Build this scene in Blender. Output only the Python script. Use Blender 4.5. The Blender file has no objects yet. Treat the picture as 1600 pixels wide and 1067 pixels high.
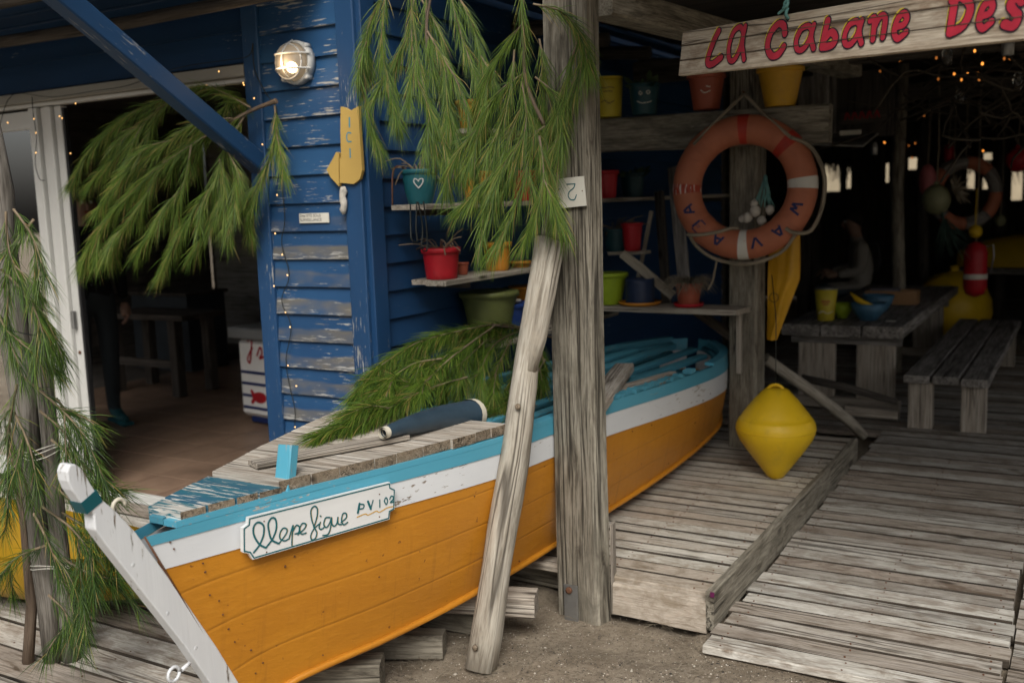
import bpy, math, random
from mathutils import Vector, Matrix, noise
random.seed(11)
sc = bpy.context.scene
COL = sc.collection
R = math.radians

# ------------------------------------------------------------------ camera
CAM = Vector((0, 0, 1.6))
FPX = 1556.0
yaw, pit, rol = R(30.3), R(8.0), R(1.9)
FW = Vector((-math.sin(yaw) * math.cos(pit), math.cos(yaw) * math.cos(pit), -math.sin(pit)))
R0 = Vector((math.cos(yaw), math.sin(yaw), 0)); U0 = R0.cross(FW)
RT = math.cos(rol) * R0 - math.sin(rol) * U0
UP = math.sin(rol) * R0 + math.cos(rol) * U0
cam = bpy.data.cameras.new('camera'); cam.lens = 36 * FPX / 1600; cam.sensor_width = 36
cam.clip_end = 500; cam.clip_start = .05
cam.dof.use_dof = True; cam.dof.focus_distance = 3.3; cam.dof.aperture_fstop = 2.4
camo = bpy.data.objects.new('camera', cam); COL.objects.link(camo); sc.camera = camo
camo.matrix_world = Matrix(((RT.x, UP.x, -FW.x, 0), (RT.y, UP.y, -FW.y, 0), (RT.z, UP.z, -FW.z, CAM.z), (0, 0, 0, 1)))

# ------------------------------------------------------------------ sky, sun, exposure
SUN_EL, SUN_AZ = R(45), R(150)     # azimuth clockwise from +Y: the light comes from behind the camera
w = bpy.data.worlds.new('World'); sc.world = w; w.use_nodes = True
wn = w.node_tree; bg = wn.nodes['Background']
sky = wn.nodes.new('ShaderNodeTexSky'); sky.sky_type = 'NISHITA'; sky.sun_disc = False
sky.sun_elevation = SUN_EL; sky.sun_rotation = SUN_AZ; sky.dust_density = 6; sky.air_density = 1.0; sky.ozone_density = 1.0
hs = wn.nodes.new('ShaderNodeHueSaturation'); hs.inputs['Saturation'].default_value = .45
wn.links.new(sky.outputs[0], hs.inputs['Color']); wn.links.new(hs.outputs[0], bg.inputs[0])
bg.inputs[1].default_value = .05
sl = bpy.data.lights.new('sun', 'SUN'); sl.energy = 1.5; sl.angle = R(32); sl.color = (1, .96, .9)
so = bpy.data.objects.new('sun', sl); COL.objects.link(so)
sd = Vector((math.sin(SUN_AZ) * math.cos(SUN_EL), math.cos(SUN_AZ) * math.cos(SUN_EL), math.sin(SUN_EL)))
so.rotation_euler = sd.to_track_quat('Z', 'Y').to_euler()
sc.view_settings.view_transform = 'Standard'; sc.view_settings.look = 'None'
sc.view_settings.gamma = 1; sc.view_settings.exposure = .9
sc.render.engine = 'CYCLES'; sc.cycles.use_denoising = True; sc.cycles.use_adaptive_sampling = True; sc.cycles.adaptive_threshold = .02
sc.cycles.max_bounces = 5; sc.cycles.diffuse_bounces = 3; sc.cycles.caustics_reflective = False; sc.cycles.caustics_refractive = False; sc.cycles.transparent_max_bounces = 12

# ------------------------------------------------------------------ measuring: a sight line met with a wall or floor plane
def ray(x, y): return FW + RT * ((x - 800) / FPX) - UP * ((y - 533.5) / FPX)
def atz(x, y, z): d = ray(x, y); return CAM + d * ((z - CAM.z) / d.z)
def aty(x, y, Y): d = ray(x, y); return CAM + d * (Y / d.y)
def atx(x, y, X): d = ray(x, y); return CAM + d * (X / d.x)
def atplane(x, y, o, n): d = ray(x, y); return CAM + d * ((o - CAM).dot(n) / d.dot(n))

# ------------------------------------------------------------------ mesh builder
def rnd(a, b): return random.uniform(a, b)
def rv(s): return Vector((rnd(-s, s), rnd(-s, s), rnd(-s, s)))
class MB:
    def __init__(s): s.v = []; s.f = []; s.g = []; s.u = []; s.m = []; s.sm = []
    def add(s, vs, fs, gs=None, us=None, mat=0, smooth=False):
        b = len(s.v); s.v += [Vector(p) for p in vs]
        s.g += gs if gs else [Vector(p) for p in vs]
        s.u += us if us else [Vector((0, 0, 0))] * len(vs)
        s.f += [tuple(i + b for i in f) for f in fs]; s.m += [mat] * len(fs); s.sm += [smooth] * len(fs)
        return s
    def beam(s, p0, p1, wd, th, up=(0, 0, 1), bev=.004, n=1, jit=0., bend=0., mat=0, taper=1., par=0., edge=None):
        """a plank or timber from p0 to p1; grain runs along it; the cross-section is wd x th with eased edges"""
        p0 = Vector(p0); p1 = Vector(p1); d = (p1 - p0); L = d.length; d.normalize()
        upv = Vector(up); side = d.cross(upv).normalized(); upv = side.cross(d).normalized()
        a, b = wd / 2, th / 2; e = min(bev, a * .6, b * .6)
        ring = [(-a + e, -b), (a - e, -b), (a, -b + e), (a, b - e), (a - e, b), (-a + e, b), (-a, b - e), (-a, -b + e)]
        off = rv(20); vs = []; gs = []; us = []; fs = []
        for i in range(n + 1):
            t = i / n; k = 1 + (taper - 1) * t; sag = bend * math.sin(t * math.pi)
            for (x, y) in ring:
                jx = x * k + rnd(-jit, jit); jy = y * k + rnd(-jit, jit) * .6
                vs.append(p0 + d * (L * t) + side * jx + upv * (jy + sag))
                gs.append(Vector((L * t, x, y)) + off); us.append(Vector((t, (x + a) / wd, par)))
        for i in range(n):
            for j in range(8):
                k = (j + 1) % 8; fs.append((i * 8 + j, i * 8 + k, i * 8 + 8 + k, i * 8 + 8 + j))
        fs.append(tuple(range(7, -1, -1))); fs.append(tuple(range(n * 8, n * 8 + 8)))
        s.add(vs, fs, gs, us, mat)
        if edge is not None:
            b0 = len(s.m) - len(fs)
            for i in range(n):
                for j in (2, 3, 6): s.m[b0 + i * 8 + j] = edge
        return s
    def box(s, lo, hi, bev=.004, mat=0, par=0.):
        lo = Vector(lo); hi = Vector(hi); c = (lo + hi) / 2; d = hi - lo
        ax = max(range(3), key=lambda i: d[i])
        e = [0, 0, 0]; e[ax] = d[ax] / 2; e = Vector(e)
        if ax == 2: return s.beam(c - e, c + e, d.x, d.y, (0, 1, 0), bev, mat=mat, par=par)
        if ax == 0: return s.beam(c - e, c + e, d.y, d.z, (0, 0, 1), bev, mat=mat, par=par)
        return s.beam(c - e, c + e, d.x, d.z, (0, 0, 1), bev, mat=mat, par=par)
    def tube(s, pts, rad, n=8, mat=0, rough=0., caps=True, smooth=True, flat=None):
        pts = [Vector(p) for p in pts]
        if not hasattr(rad, '__len__'): rad = [rad] * len(pts)
        off = rv(20); b = []; vs = []; gs = []; us = []; fs = []
        t0 = (pts[1] - pts[0]).normalized()
        nrm = t0.orthogonal().normalized(); arc = 0
        for i, p in enumerate(pts):
            t = (pts[min(i + 1, len(pts) - 1)] - pts[max(i - 1, 0)]).normalized()
            nrm = (nrm - t * nrm.dot(t)).normalized(); bi = t.cross(nrm)
            if i: arc += (p - pts[i - 1]).length
            for j in range(n):
                a = 2 * math.pi * j / n
                q = nrm * math.cos(a) + bi * math.sin(a)
                r = rad[i] * (1 + (rough * noise.noise(Vector((arc * 6, math.cos(a) * 1.5, math.sin(a) * 1.5)) + off) if rough else 0))
                vs.append(p + q * r); gs.append(Vector((arc, rad[i] * math.cos(a), rad[i] * math.sin(a))) + off)
                us.append(Vector((i / (len(pts) - 1), j / n, 0)))
        m = len(pts)
        for i in range(m - 1):
            for j in range(n):
                k = (j + 1) % n; fs.append((i * n + j, i * n + k, i * n + n + k, i * n + n + j))
        s.add(vs, fs, gs, us, mat, smooth)
        if caps:
            bb = len(s.v) - len(vs)
            s.f += [tuple(bb + j for j in range(n - 1, -1, -1)), tuple(bb + (m - 1) * n + j for j in range(n))]
            s.m += [mat] * 2; s.sm += [False] * 2
        return s
    def lathe(s, prof, o, ax=(0, 0, 1), n=24, mat=0, smooth=True, sx=1., sy=1.):
        o = Vector(o); z = Vector(ax).normalized(); x = z.orthogonal().normalized()
        if abs(z.z) > .99: x = Vector((1, 0, 0))
        y = z.cross(x); vs = []; gs = []; fs = []
        for (r, h) in prof:
            for j in range(n):
                a = 2 * math.pi * j / n
                vs.append(o + x * (r * math.cos(a) * sx) + y * (r * math.sin(a) * sy) + z * h)
                gs.append(Vector((h, r * math.cos(a), r * math.sin(a))))
        for i in range(len(prof) - 1):
            for j in range(n):
                k = (j + 1) % n; fs.append((i * n + j, i * n + k, i * n + n + k, i * n + n + j))
        b = len(s.v); s.add(vs, fs, gs, None, mat, smooth)
        if prof[0][0] > 1e-4: s.f.append(tuple(b + j for j in range(n - 1, -1, -1))); s.m.append(mat); s.sm.append(False)
        if prof[-1][0] > 1e-4: s.f.append(tuple(b + (len(prof) - 1) * n + j for j in range(n))); s.m.append(mat); s.sm.append(False)
        return s
    def ball(s, c, r, n=10, mat=0, sz=(1, 1, 1)):
        vs = []; fs = []; m = max(4, n // 2)
        for i in range(m + 1):
            th = math.pi * i / m
            for j in range(n):
                a = 2 * math.pi * j / n
                vs.append(Vector(c) + Vector((r * sz[0] * math.sin(th) * math.cos(a), r * sz[1] * math.sin(th) * math.sin(a), r * sz[2] * math.cos(th))))
        for i in range(m):
            for j in range(n):
                k = (j + 1) % n; fs.append((i * n + j, i * n + n + j, i * n + n + k, i * n + k))
        return s.add(vs, fs, None, None, mat, True)
    def prism(s, poly, o, ux, uy, th, mat=0, front=None):
        """a flat outline (list of 2-d points) in the frame o, ux, uy, th thick towards the viewer side ux x uy"""
        o = Vector(o); ux = Vector(ux).normalized(); uy = Vector(uy).normalized(); nz = ux.cross(uy); off = rv(5)
        n = len(poly); vs = [o + ux * a + uy * b for a, b in poly] + [o + ux * a + uy * b + nz * th for a, b in poly]
        gs = [Vector((a, b, 0)) + off for a, b in poly] + [Vector((a, b, th)) + off for a, b in poly]
        fs = [tuple(range(n - 1, -1, -1))] + [(i, (i + 1) % n, n + (i + 1) % n, n + i) for i in range(n)]
        s.add(vs, fs, gs, None, mat)
        s.f.append(tuple(len(s.v) - n + i for i in range(n))); s.m.append(mat if front is None else front); s.sm.append(False)
        return s
    def stroke(s, pts, wd, o, ux, uy, h=.001, mat=0, sub=6, closed=False, wv=0.):
        """a brush stroke of paint on the plane o, ux, uy: smoothed centre line with round ends, lifted h from the surface"""
        o = Vector(o); nz = Vector(ux).cross(Vector(uy)).normalized()
        P = smooth2(pts, sub, closed) if sub > 1 else [Vector((a, b)) for a, b in pts]
        m = len(P); vs = []; fs = []
        for i, p in enumerate(P):
            t = (P[min(i + 1, m - 1)] - P[max(i - 1, 0)])
            if t.length < 1e-9: t = Vector((1, 0))
            t.normalize(); q = Vector((-t.y, t.x))
            k = wd / 2 * (1 + wv * math.sin(i * .9 + 1))
            hh = h + .0004 * i / m
            for sgn in (1, -1):
                c = p + q * (k * sgn); vs.append(o + ux * c.x + uy * c.y + nz * hh)
        for i in range(m - 1): fs.append((2 * i + 1, 2 * i + 3, 2 * i + 2, 2 * i))
        for end, idx in ((0, 0), (1, m - 1)):
            p = P[idx]; t = (P[min(idx + 1, m - 1)] - P[max(idx - 1, 0)]).normalized()
            if not end: t = -t
            q = Vector((-t.y, t.x)); b = len(vs); hh = h + .0004 * idx / m
            for k in range(7):
                a = -math.pi / 2 + math.pi * k / 6
                c = p + t * (math.cos(a) * wd / 2) + q * (math.sin(a) * wd / 2)
                vs.append(o + ux * c.x + uy * c.y + nz * hh)
            fs.append(tuple(range(b, b + 7)))
        return s.add(vs, fs, None, None, mat)
    def obj(s, name, mats, parent=None, origin=None, smooth=None):
        if parent is not None: org = Vector(parent['_o']) if '_o' in parent else Vector((0, 0, 0))
        elif origin is not None: org = Vector(origin)
        else:
            xs = [p.x for p in s.v]; ys = [p.y for p in s.v]; zs = [p.z for p in s.v]
            org = Vector(((min(xs) + max(xs)) / 2, (min(ys) + max(ys)) / 2, min(zs)))
        me = bpy.data.meshes.new(name)
        me.from_pydata([tuple(p - org) for p in s.v], [], s.f)
        if not isinstance(mats, (list, tuple)): mats = [mats]
        for m in mats: me.materials.append(m)
        me.polygons.foreach_set('material_index', s.m)
        sm = s.sm if smooth is None else [smooth] * len(s.f)
        me.polygons.foreach_set('use_smooth', sm)
        a = me.attributes.new('grain', 'FLOAT_VECTOR', 'POINT'); a.data.foreach_set('vector', [c for p in s.g for c in p])
        a = me.attributes.new('bu', 'FLOAT_VECTOR', 'POINT'); a.data.foreach_set('vector', [c for p in s.u for c in p])
        me.validate(); me.update()
        o = bpy.data.objects.new(name, me); COL.objects.link(o)
        if parent is not None: o.parent = parent; o['_o'] = tuple(org)
        else: o.location = org; o['_o'] = tuple(org)
        return o

def smooth2(pts, sub=6, closed=False):
    P = [Vector(p) for p in pts]; n = len(P); out = []
    if n == 2: return [P[0].lerp(P[1], i / 4) for i in range(5)]
    rng = n if closed else n - 1
    for i in range(rng):
        if closed: a, b, c, d = P[i - 1], P[i], P[(i + 1) % n], P[(i + 2) % n]
        else: a, b, c, d = P[max(i - 1, 0)], P[i], P[i + 1], P[min(i + 2, n - 1)]
        for k in range(sub):
            t = k / sub
            out.append(.5 * ((2 * b) + (c - a) * t + (2 * a - 5 * b + 4 * c - d) * t * t + (3 * b - a - 3 * c + d) * t ** 3))
    out.append(P[0].copy() if closed else P[-1].copy())
    return out

def thing(name, label, cat, loc=(0, 0, 0), group=None, kind=None):
    o = bpy.data.objects.new(name, None); COL.objects.link(o); o.location = loc; o['_o'] = tuple(loc)
    o.empty_display_size = .1
    return tag(o, label, cat, group, kind)
def tag(o, label, cat, group=None, kind=None):
    if label: o['label'] = label
    if cat: o['category'] = cat
    if group: o['group'] = group
    if kind: o['kind'] = kind
    return o
def structure(o, label=None):
    o['kind'] = 'structure'
    if label: o['label'] = label
    return o

# ------------------------------------------------------------------ materials
class NT:
    def __init__(s, name):
        s.mat = bpy.data.materials.new(name); s.mat.use_nodes = True; s.t = s.mat.node_tree
        s.b = s.t.nodes['Principled BSDF']
    def n(s, ty, **kw):
        nd = s.t.nodes.new('ShaderNode' + ty)
        for k, v in kw.items():
            if k in ('op', 'operation'): nd.operation = v
            elif k == 'attr': nd.attribute_name = v
            elif k == 'props':
                for a, b in v.items(): setattr(nd, a, b)
            else:
                key = int(k[1:]) if k[0] == 'i' and k[1:].isdigit() else k.replace('_', ' ')
                if hasattr(v, 'is_output'): s.t.links.new(v, nd.inputs[key])
                else: nd.inputs[key].default_value = v
        return nd
    def link(s, a, b): s.t.links.new(a, b)
    def vec(s, scale, attr='grain', rand=True):
        a = s.n('Attribute', attr=attr)
        out = a.outputs['Vector']
        if rand:
            oi = s.n('ObjectInfo'); mu = s.n('VectorMath', op='MULTIPLY_ADD', i0=out, i1=(1, 1, 1))
            cmb = s.n('CombineXYZ', X=s.math('MULTIPLY', oi.outputs['Random'], 37.), Y=s.math('MULTIPLY', oi.outputs['Random'], 13.), Z=0.)
            s.link(cmb.outputs[0], mu.inputs[2]); out = mu.outputs[0]
        m = s.n('VectorMath', op='MULTIPLY', i0=out, i1=scale)
        return m.outputs[0]
    def math(s, op, a, b=0., c=None, clamp=False):
        nd = s.t.nodes.new('ShaderNodeMath'); nd.operation = op; nd.use_clamp = clamp
        for i, v in enumerate((a, b) if c is None else (a, b, c)):
            if hasattr(v, 'is_output'): s.link(v, nd.inputs[i])
            else: nd.inputs[i].default_value = v
        return nd.outputs[0]
    def noise(s, vec, scale=1., detail=5., rough=.6, dist=0.):
        nd = s.n('TexNoise', Vector=vec, Scale=scale, Detail=detail, Roughness=rough, Distortion=dist)
        return nd.outputs['Fac']
    def ramp(s, fac, stops):
        nd = s.t.nodes.new('ShaderNodeValToRGB'); s.link(fac, nd.inputs[0]); el = nd.color_ramp.elements
        while len(el) < len(stops): el.new(.5)
        for e, (p, c) in zip(el, stops):
            e.position = p; e.color = (c, c, c, 1) if not hasattr(c, '__len__') else (*c, 1)
        return nd.outputs[0]
    def mix(s, fac, a, b, mode='MIX'):
        nd = s.t.nodes.new('ShaderNodeMix'); nd.data_type = 'RGBA'; nd.blend_type = mode
        for key, v in ((0, fac), (6, a), (7, b)):
            if hasattr(v, 'is_output'): s.link(v, nd.inputs[key])
            elif key == 0: nd.inputs[0].default_value = v
            else: nd.inputs[key].default_value = (*v, 1)
        return nd.outputs[2]
    def set(s, col=None, rough=None, bump=None, bstr=.3, bdist=.004, **kw):
        def put(k, v):
            if v is None: return
            if hasattr(v, 'is_output'): s.link(v, s.b.inputs[k])
            else: s.b.inputs[k].default_value = (*v, 1) if k in ('Base Color', 'Emission Color') else v
        put('Base Color', col); put('Roughness', rough)
        for k, v in kw.items(): put(k.replace('_', ' '), v)
        if bump is not None:
            bn = s.n('Bump', Strength=bstr, Distance=bdist, Height=bump); s.link(bn.outputs[0], s.b.inputs['Normal'])
        return s.mat

def wood(name, light, mid, dark, gs=1., contrast=1., rvar=.35, rough=.85, stain=None, bstr=.6, knots=True, cracks=.8, patch=.75, brown=0., al=1., fine=.8):
    """weathered timber: growth lines, split cracks along the grain, blotches of damp and dirt, knots; some pieces browner than others"""
    t = NT(name)
    g = t.noise(t.vec((1.6 * gs * al, 30 * gs, 30 * gs)), 1, 5, .68, .9)
    f = t.noise(t.vec((5 * gs * al, 190 * gs, 190 * gs)), 1, 2, .65)
    b = t.noise(t.vec((2.6 * al, 13, 13)), 1, 4, .72, .5)
    k1 = t.noise(t.vec((.55 * gs, 26 * gs, 26 * gs)), 1, 1, .5, 1.4)
    k2 = t.noise(t.vec((1.4 * gs, 5 * gs, 5 * gs)), 1, 1, .5)
    c = t.ramp(g, [(.32, dark), (.32 + .13 / contrast, mid), (.64, light)])
    c = t.mix(t.ramp(f, [(.34, fine), (.54, 0.)]), c, dark)
    c = t.mix(t.math('MULTIPLY', t.ramp(b, [(.38, patch), (.56, 0.)]), t.ramp(k2, [(.34, 1.), (.62, .35)])), c, stain or mid)
    ck = t.math('MULTIPLY', t.ramp(k1, [(.462, 0.), (.492, 1.), (.508, 1.), (.538, 0.)]), t.ramp(k2, [(.47, 0.), (.58, cracks)]))
    c = t.mix(ck, c, tuple(x * .3 for x in dark))
    if knots:
        vo = t.n('TexVoronoi', Vector=t.vec((3.2, 9, 9)), Scale=1.)
        k = t.ramp(vo.outputs['Distance'], [(.05, 1.), (.17, 0.)])
        sel = t.math('GREATER_THAN', t.n('SeparateColor', Color=vo.outputs['Color']).outputs[0], .72)
        c = t.mix(t.math('MULTIPLY', k, sel), c, tuple(x * .45 for x in dark))
    oi = t.n('ObjectInfo')
    if brown:
        r2 = t.math('FRACT', t.math('MULTIPLY', oi.outputs['Random'], 7.31))
        c = t.mix(t.math('MULTIPLY', t.ramp(r2, [(.3, 0.), (.75, 1.)]), t.math('MULTIPLY_ADD', b, 1.2, -.1, clamp=True)), c, t.mix(1., c, (.62 - brown * .2, .5 - brown * .2, .42 - brown * .2), 'MULTIPLY'))
    val = t.math('MULTIPLY_ADD', oi.outputs['Random'], rvar, 1 - rvar / 2)
    c = t.mix(1., c, t.n('CombineColor', Red=val, Green=val, Blue=val).outputs[0], 'MULTIPLY')
    bm = t.math('SUBTRACT', t.math('ADD', t.math('MULTIPLY', f, .5), g), t.math('MULTIPLY', ck, .8))
    return t.set(c, rough, bm, bstr, .005, **{'Specular_IOR_Level': .25})

def paint(name, col, under, chip=.5, dark=None, dirt=None, rough=.5, gs=1., bstr=.25, edge=False, rvar=.12, col2=None, spec=.35, soft=.04):
    """painted timber: brush texture, flakes torn along the grain that show the wood; 'bu'.z says how dirty the lower edge of a board is"""
    t = NT(name)
    n1 = t.noise(t.vec((11 * gs, 110 * gs, 110 * gs)), 1, 4, .65)
    n2 = t.noise(t.vec((2.5, 6, 6)), 1, 3, .6)
    br = t.noise(t.vec((6, 90, 90)), 1, 2, .5)
    n3 = t.noise(t.vec((1.2, 3.5, 3.5)), 1, 4, .65)
    c = t.mix(t.ramp(n3, [(.3, 0.), (.7, 1.)]), col, col2 or tuple(x * .72 for x in col))
    m = t.math('ADD', t.math('MULTIPLY', n1, .62), t.math('MULTIPLY', n2, .38))
    if edge:
        sp = t.n('SeparateXYZ', Vector=t.n('Attribute', attr='bu').outputs['Vector'])
        low = t.math('SUBTRACT', 1., sp.outputs[1])              # 1 at the lower edge of the board
        near = t.ramp(low, [(.66, 0.), (.99, 1.)])
        m2 = t.math('MULTIPLY_ADD', near, t.math('MULTIPLY_ADD', sp.outputs[2], .05, .045), m)
        dd = t.math('MULTIPLY', t.math('MULTIPLY', t.ramp(t.math('MULTIPLY_ADD', n3, .9, low), [(.9, 0.), (1.35, 1.)]), sp.outputs[2]), t.ramp(n2, [(.36, .1), (.58, 1.)]))
        c = t.mix(t.math('MULTIPLY', dd, .72, clamp=True), c, dirt)
        m = m2
    mask = t.ramp(m, [(1 - chip - soft, 0.), (1 - chip, 1.)])
    uw = t.mix(t.ramp(br, [(.35, 0.), (.65, 1.)]), under, dark or tuple(x * .5 for x in under))
    c = t.mix(mask, c, uw)
    oi = t.n('ObjectInfo'); val = t.math('MULTIPLY_ADD', oi.outputs['Random'], rvar, 1 - rvar / 2)
    c = t.mix(1., c, t.n('CombineColor', Red=val, Green=val, Blue=val).outputs[0], 'MULTIPLY')
    h = t.math('SUBTRACT', t.math('MULTIPLY_ADD', br, .25, t.math('MULTIPLY', n3, .6)), t.math('MULTIPLY', mask, .5))
    return t.set(c, rough, h, bstr, .004, **{'Specular_IOR_Level': spec})

def plain(name, col, rough=.5, var=.12, sc_=6., bstr=.05, metal=0., spec=.4, dirt=None, **kw):
    t = NT(name); v = t.vec((sc_, sc_, sc_))
    n1 = t.noise(v, 1, 5, .65); n2 = t.noise(v, 5, 4, .6)
    c = t.mix(t.ramp(n1, [(.3, 0.), (.75, 1.)]), col, tuple(x * (1 - var * 2) for x in col))
    if dirt: c = t.mix(t.ramp(t.noise(v, 2.2, 6, .7), [(.55, 0.), (.78, .7)]), c, dirt)
    rr = t.math('MULTIPLY_ADD', n2, .25, rough - .12)
    return t.set(c, rr, n2, bstr, .003, Metallic=metal, **{'Specular_IOR_Level': spec}, **kw)

def emit(name, col, st, base=(.8, .7, .5)):
    t = NT(name); n1 = t.noise(t.vec((40, 40, 40)), 1, 2, .5)
    c = t.mix(n1, base, tuple(x * .9 for x in base))
    t.mat.cycles.emission_sampling = 'NONE'
    return t.set(c, .3, Emission_Color=col, Emission_Strength=st)

def glass(name, col=(.9, .95, .95), rough=.02):
    t = NT(name); n1 = t.noise(t.vec((9, 9, 9)), 1, 3, .5)
    return t.set(t.mix(n1, col, tuple(x * .94 for x in col)), rough, n1, .02, .002, Transmission_Weight=1., IOR=1.45)

M = {}
GREY_L, GREY_M, GREY_D = (.46, .42, .35), (.30, .27, .215), (.10, .088, .07)
M['deck'] = wood('weathered_deck_wood', (.62, .60, .54), (.53, .51, .45), (.24, .21, .165), rvar=.25, stain=(.27, .225, .165), brown=.1, al=4., fine=.35, patch=.85)
M['walk'] = wood('boardwalk_wood', (.58, .565, .52), (.46, .44, .39), (.15, .125, .095), rvar=.35, stain=(.17, .125, .09), brown=.8, al=3., fine=.45, patch=.85)
M['post'] = wood('old_post_wood', (.31, .285, .23), (.205, .185, .145), (.055, .046, .035), gs=.8, al=2.5, fine=.6, contrast=1.1, rvar=.12, stain=(.10, .09, .07))
M['drift'] = wood('driftwood', (.42, .39, .33), (.31, .285, .235), (.15, .125, .095), gs=.6, al=3., fine=.6, rvar=.1, stain=(.33, .29, .23))
M['plank'] = wood('bleached_plank_wood', (.60, .57, .51), (.47, .43, .37), (.19, .15, .115), rvar=.4, stain=(.36, .30, .235))
M['shelf'] = wood('shelf_wood', (.50, .46, .39), (.37, .33, .27), (.14, .115, .09), rvar=.2)
M['brown'] = wood('brown_timber', (.16, .12, .085), (.10, .075, .055), (.035, .026, .02), rvar=.25)
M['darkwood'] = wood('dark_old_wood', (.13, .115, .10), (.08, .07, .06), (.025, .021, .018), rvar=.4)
M['table'] = wood('dark_table_wood', (.42, .40, .375), (.26, .245, .225), (.055, .048, .043), rvar=.3, stain=(.07, .062, .057))
M['sign'] = wood('sign_board_wood', (.60, .535, .43), (.48, .41, .315), (.18, .135, .095), gs=.7, rvar=.2, stain=(.23, .155, .10), patch=.9, al=2.2, fine=.45)
M['palewood'] = wood('pale_block_wood', (.46, .42, .36), (.34, .30, .25), (.13, .11, .09), rvar=.3)
M['endgrain'] = wood('end_grain_wood', (.33, .27, .20), (.21, .165, .115), (.06, .045, .033), gs=1.4, rvar=.3)
M['greypole'] = wood('grey_cracked_pole', (.24, .225, .20), (.155, .14, .12), (.04, .034, .028), gs=.8, al=2, rvar=.1)
M['gapshade'] = wood('shaded_dirty_edge', (.075, .06, .045), (.05, .04, .03), (.02, .016, .012), rvar=.3, knots=False)  # gap shade and dirt painted dark onto the sides of deck boards
M['whitewash'] = wood('whitewashed_boards', (.34, .335, .32), (.26, .255, .24), (.12, .115, .10), rvar=.15, bstr=.3)

BLUE = (.012, .052, .135); BLUE2 = (.009, .040, .105)
M['blue'] = paint('chipped_blue_paint', BLUE, (.40, .40, .38), .375, dirt=(.18, .15, .09), edge=True, col2=(.02, .078, .18), rough=.55)
M['blueclean'] = paint('blue_paint', BLUE, (.45, .45, .43), .315, rough=.5, col2=BLUE2)
M['bluetrim'] = paint('blue_trim_paint', (.016, .062, .155), (.42, .42, .40), .365, rough=.5, col2=(.013, .05, .125))
def hull_paint():
    """thick orange house paint over old planking: brush marks, faint plank seams, rust weeps, grime along the chine"""
    t = NT('orange_hull_paint'); sp = t.n('SeparateXYZ', Vector=t.n('Attribute', attr='bu').outputs['Vector'])
    br = t.noise(t.vec((14, 55, 55), rand=False), 1, 4, .6); big = t.noise(t.vec((2.2, 3.5, 3.5), rand=False), 1, 4, .6); spk = t.noise(t.vec((38, 38, 38), rand=False), 1, 2, .5)
    drip = t.noise(t.vec((34, 2.2, 2), rand=False), 1, 3, .6)
    c = t.mix(t.ramp(big, [(.3, 0.), (.7, 1.)]), (.53, .218, .016), (.44, .172, .014))
    c = t.mix(t.ramp(br, [(.56, 0.), (.75, .35)]), c, (.60, .27, .03))
    seam = 0.
    for f in (.30, .52, .76):
        d = t.math('ABSOLUTE', t.math('SUBTRACT', t.math('MULTIPLY_ADD', big, .012, sp.outputs[1]), f + .006))
        q = t.ramp(d, [(0, 1.), (.006, .4), (.012, 0.)]); seam = q if seam == 0. else t.math('MAXIMUM', seam, q)
    c = t.mix(t.math('MULTIPLY', seam, .14), c, (.16, .06, .012))
    c = t.mix(t.ramp(spk, [(.715, 0.), (.76, .85)]), c, (.15, .05, .015))
    c = t.mix(t.math('MULTIPLY', t.ramp(drip, [(.56, 0.), (.72, .55)]), t.ramp(sp.outputs[1], [(.25, 0.), (.5, .55), (.97, 1.)])), c, (.30, .115, .015))
    c = t.mix(t.math('MULTIPLY', t.ramp(t.math('MULTIPLY_ADD', big, .25, sp.outputs[1]), [(1.0, 0.), (1.16, .5)]), t.ramp(br, [(.35, .4), (.6, 1.)])), c, (.17, .085, .03))
    h = t.math('SUBTRACT', t.math('MULTIPLY_ADD', br, .35, t.math('MULTIPLY', big, .9)), t.math('MULTIPLY', seam, .25))
    return t.set(c, t.math('MULTIPLY_ADD', br, .2, .33), h, .7, .007, **{'Specular_IOR_Level': .45})
M['hull'] = hull_paint()
M['hullwhite'] = paint('white_boat_paint', (.72, .74, .755), (.26, .20, .14), .36, rough=.45, bstr=.35, rvar=0, col2=(.62, .645, .67), spec=.4)
M['hullblue'] = paint('light_blue_boat_paint', (.085, .345, .47), (.42, .44, .42), .365, rough=.45, bstr=.3, rvar=0, col2=(.075, .32, .45), spec=.4)
M['inblue'] = paint('worn_light_blue_paint', (.075, .30, .40), (.20, .17, .13), .36, rough=.6, bstr=.35, rvar=.2, col2=(.055, .22, .30))
M['stem'] = paint('chipped_white_stem_paint', (.76, .78, .79), (.34, .29, .23), .366, rough=.5, bstr=.6, rvar=0, col2=(.64, .66, .68), spec=.35)
M['teal'] = paint('teal_band_paint', (.008, .10, .12), (.3, .3, .28), .25, rough=.45, rvar=0)
M['worn_teal'] = paint('worn_teal_plank_paint', (.022, .15, .17), (.62, .60, .55), .47, rough=.6, col2=(.03, .10, .17), soft=.02, rvar=.3)
M['tealink'] = plain('teal_lettering', (.008, .12, .14), .5, .1)
M['gold'] = plain('ochre_lettering', (.62, .36, .06), .5, .1)
M['plate'] = paint('white_plate_paint', (.78, .79, .78), (.45, .40, .33), .235, rough=.45, bstr=.2, rvar=0)
M['crimson'] = plain('crimson_lettering', (.54, .03, .058), .5, .18, 14, .1)
M['navyink'] = plain('dark_lettering', (.02, .016, .03), .5, .1)
M['yellowink'] = plain('yellow_lettering', (.75, .55, .02), .5, .1)
M['yellowsign'] = paint('yellow_sign_paint', (.50, .34, .095), (.35, .28, .18), .30, rough=.55, rvar=0, col2=(.44, .29, .08))
M['skyink'] = plain('blue_lettering', (.03, .25, .36), .5, .1)
M['white'] = plain('white_metal_paint', (.60, .60, .57), .4, .06, 3)
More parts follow.
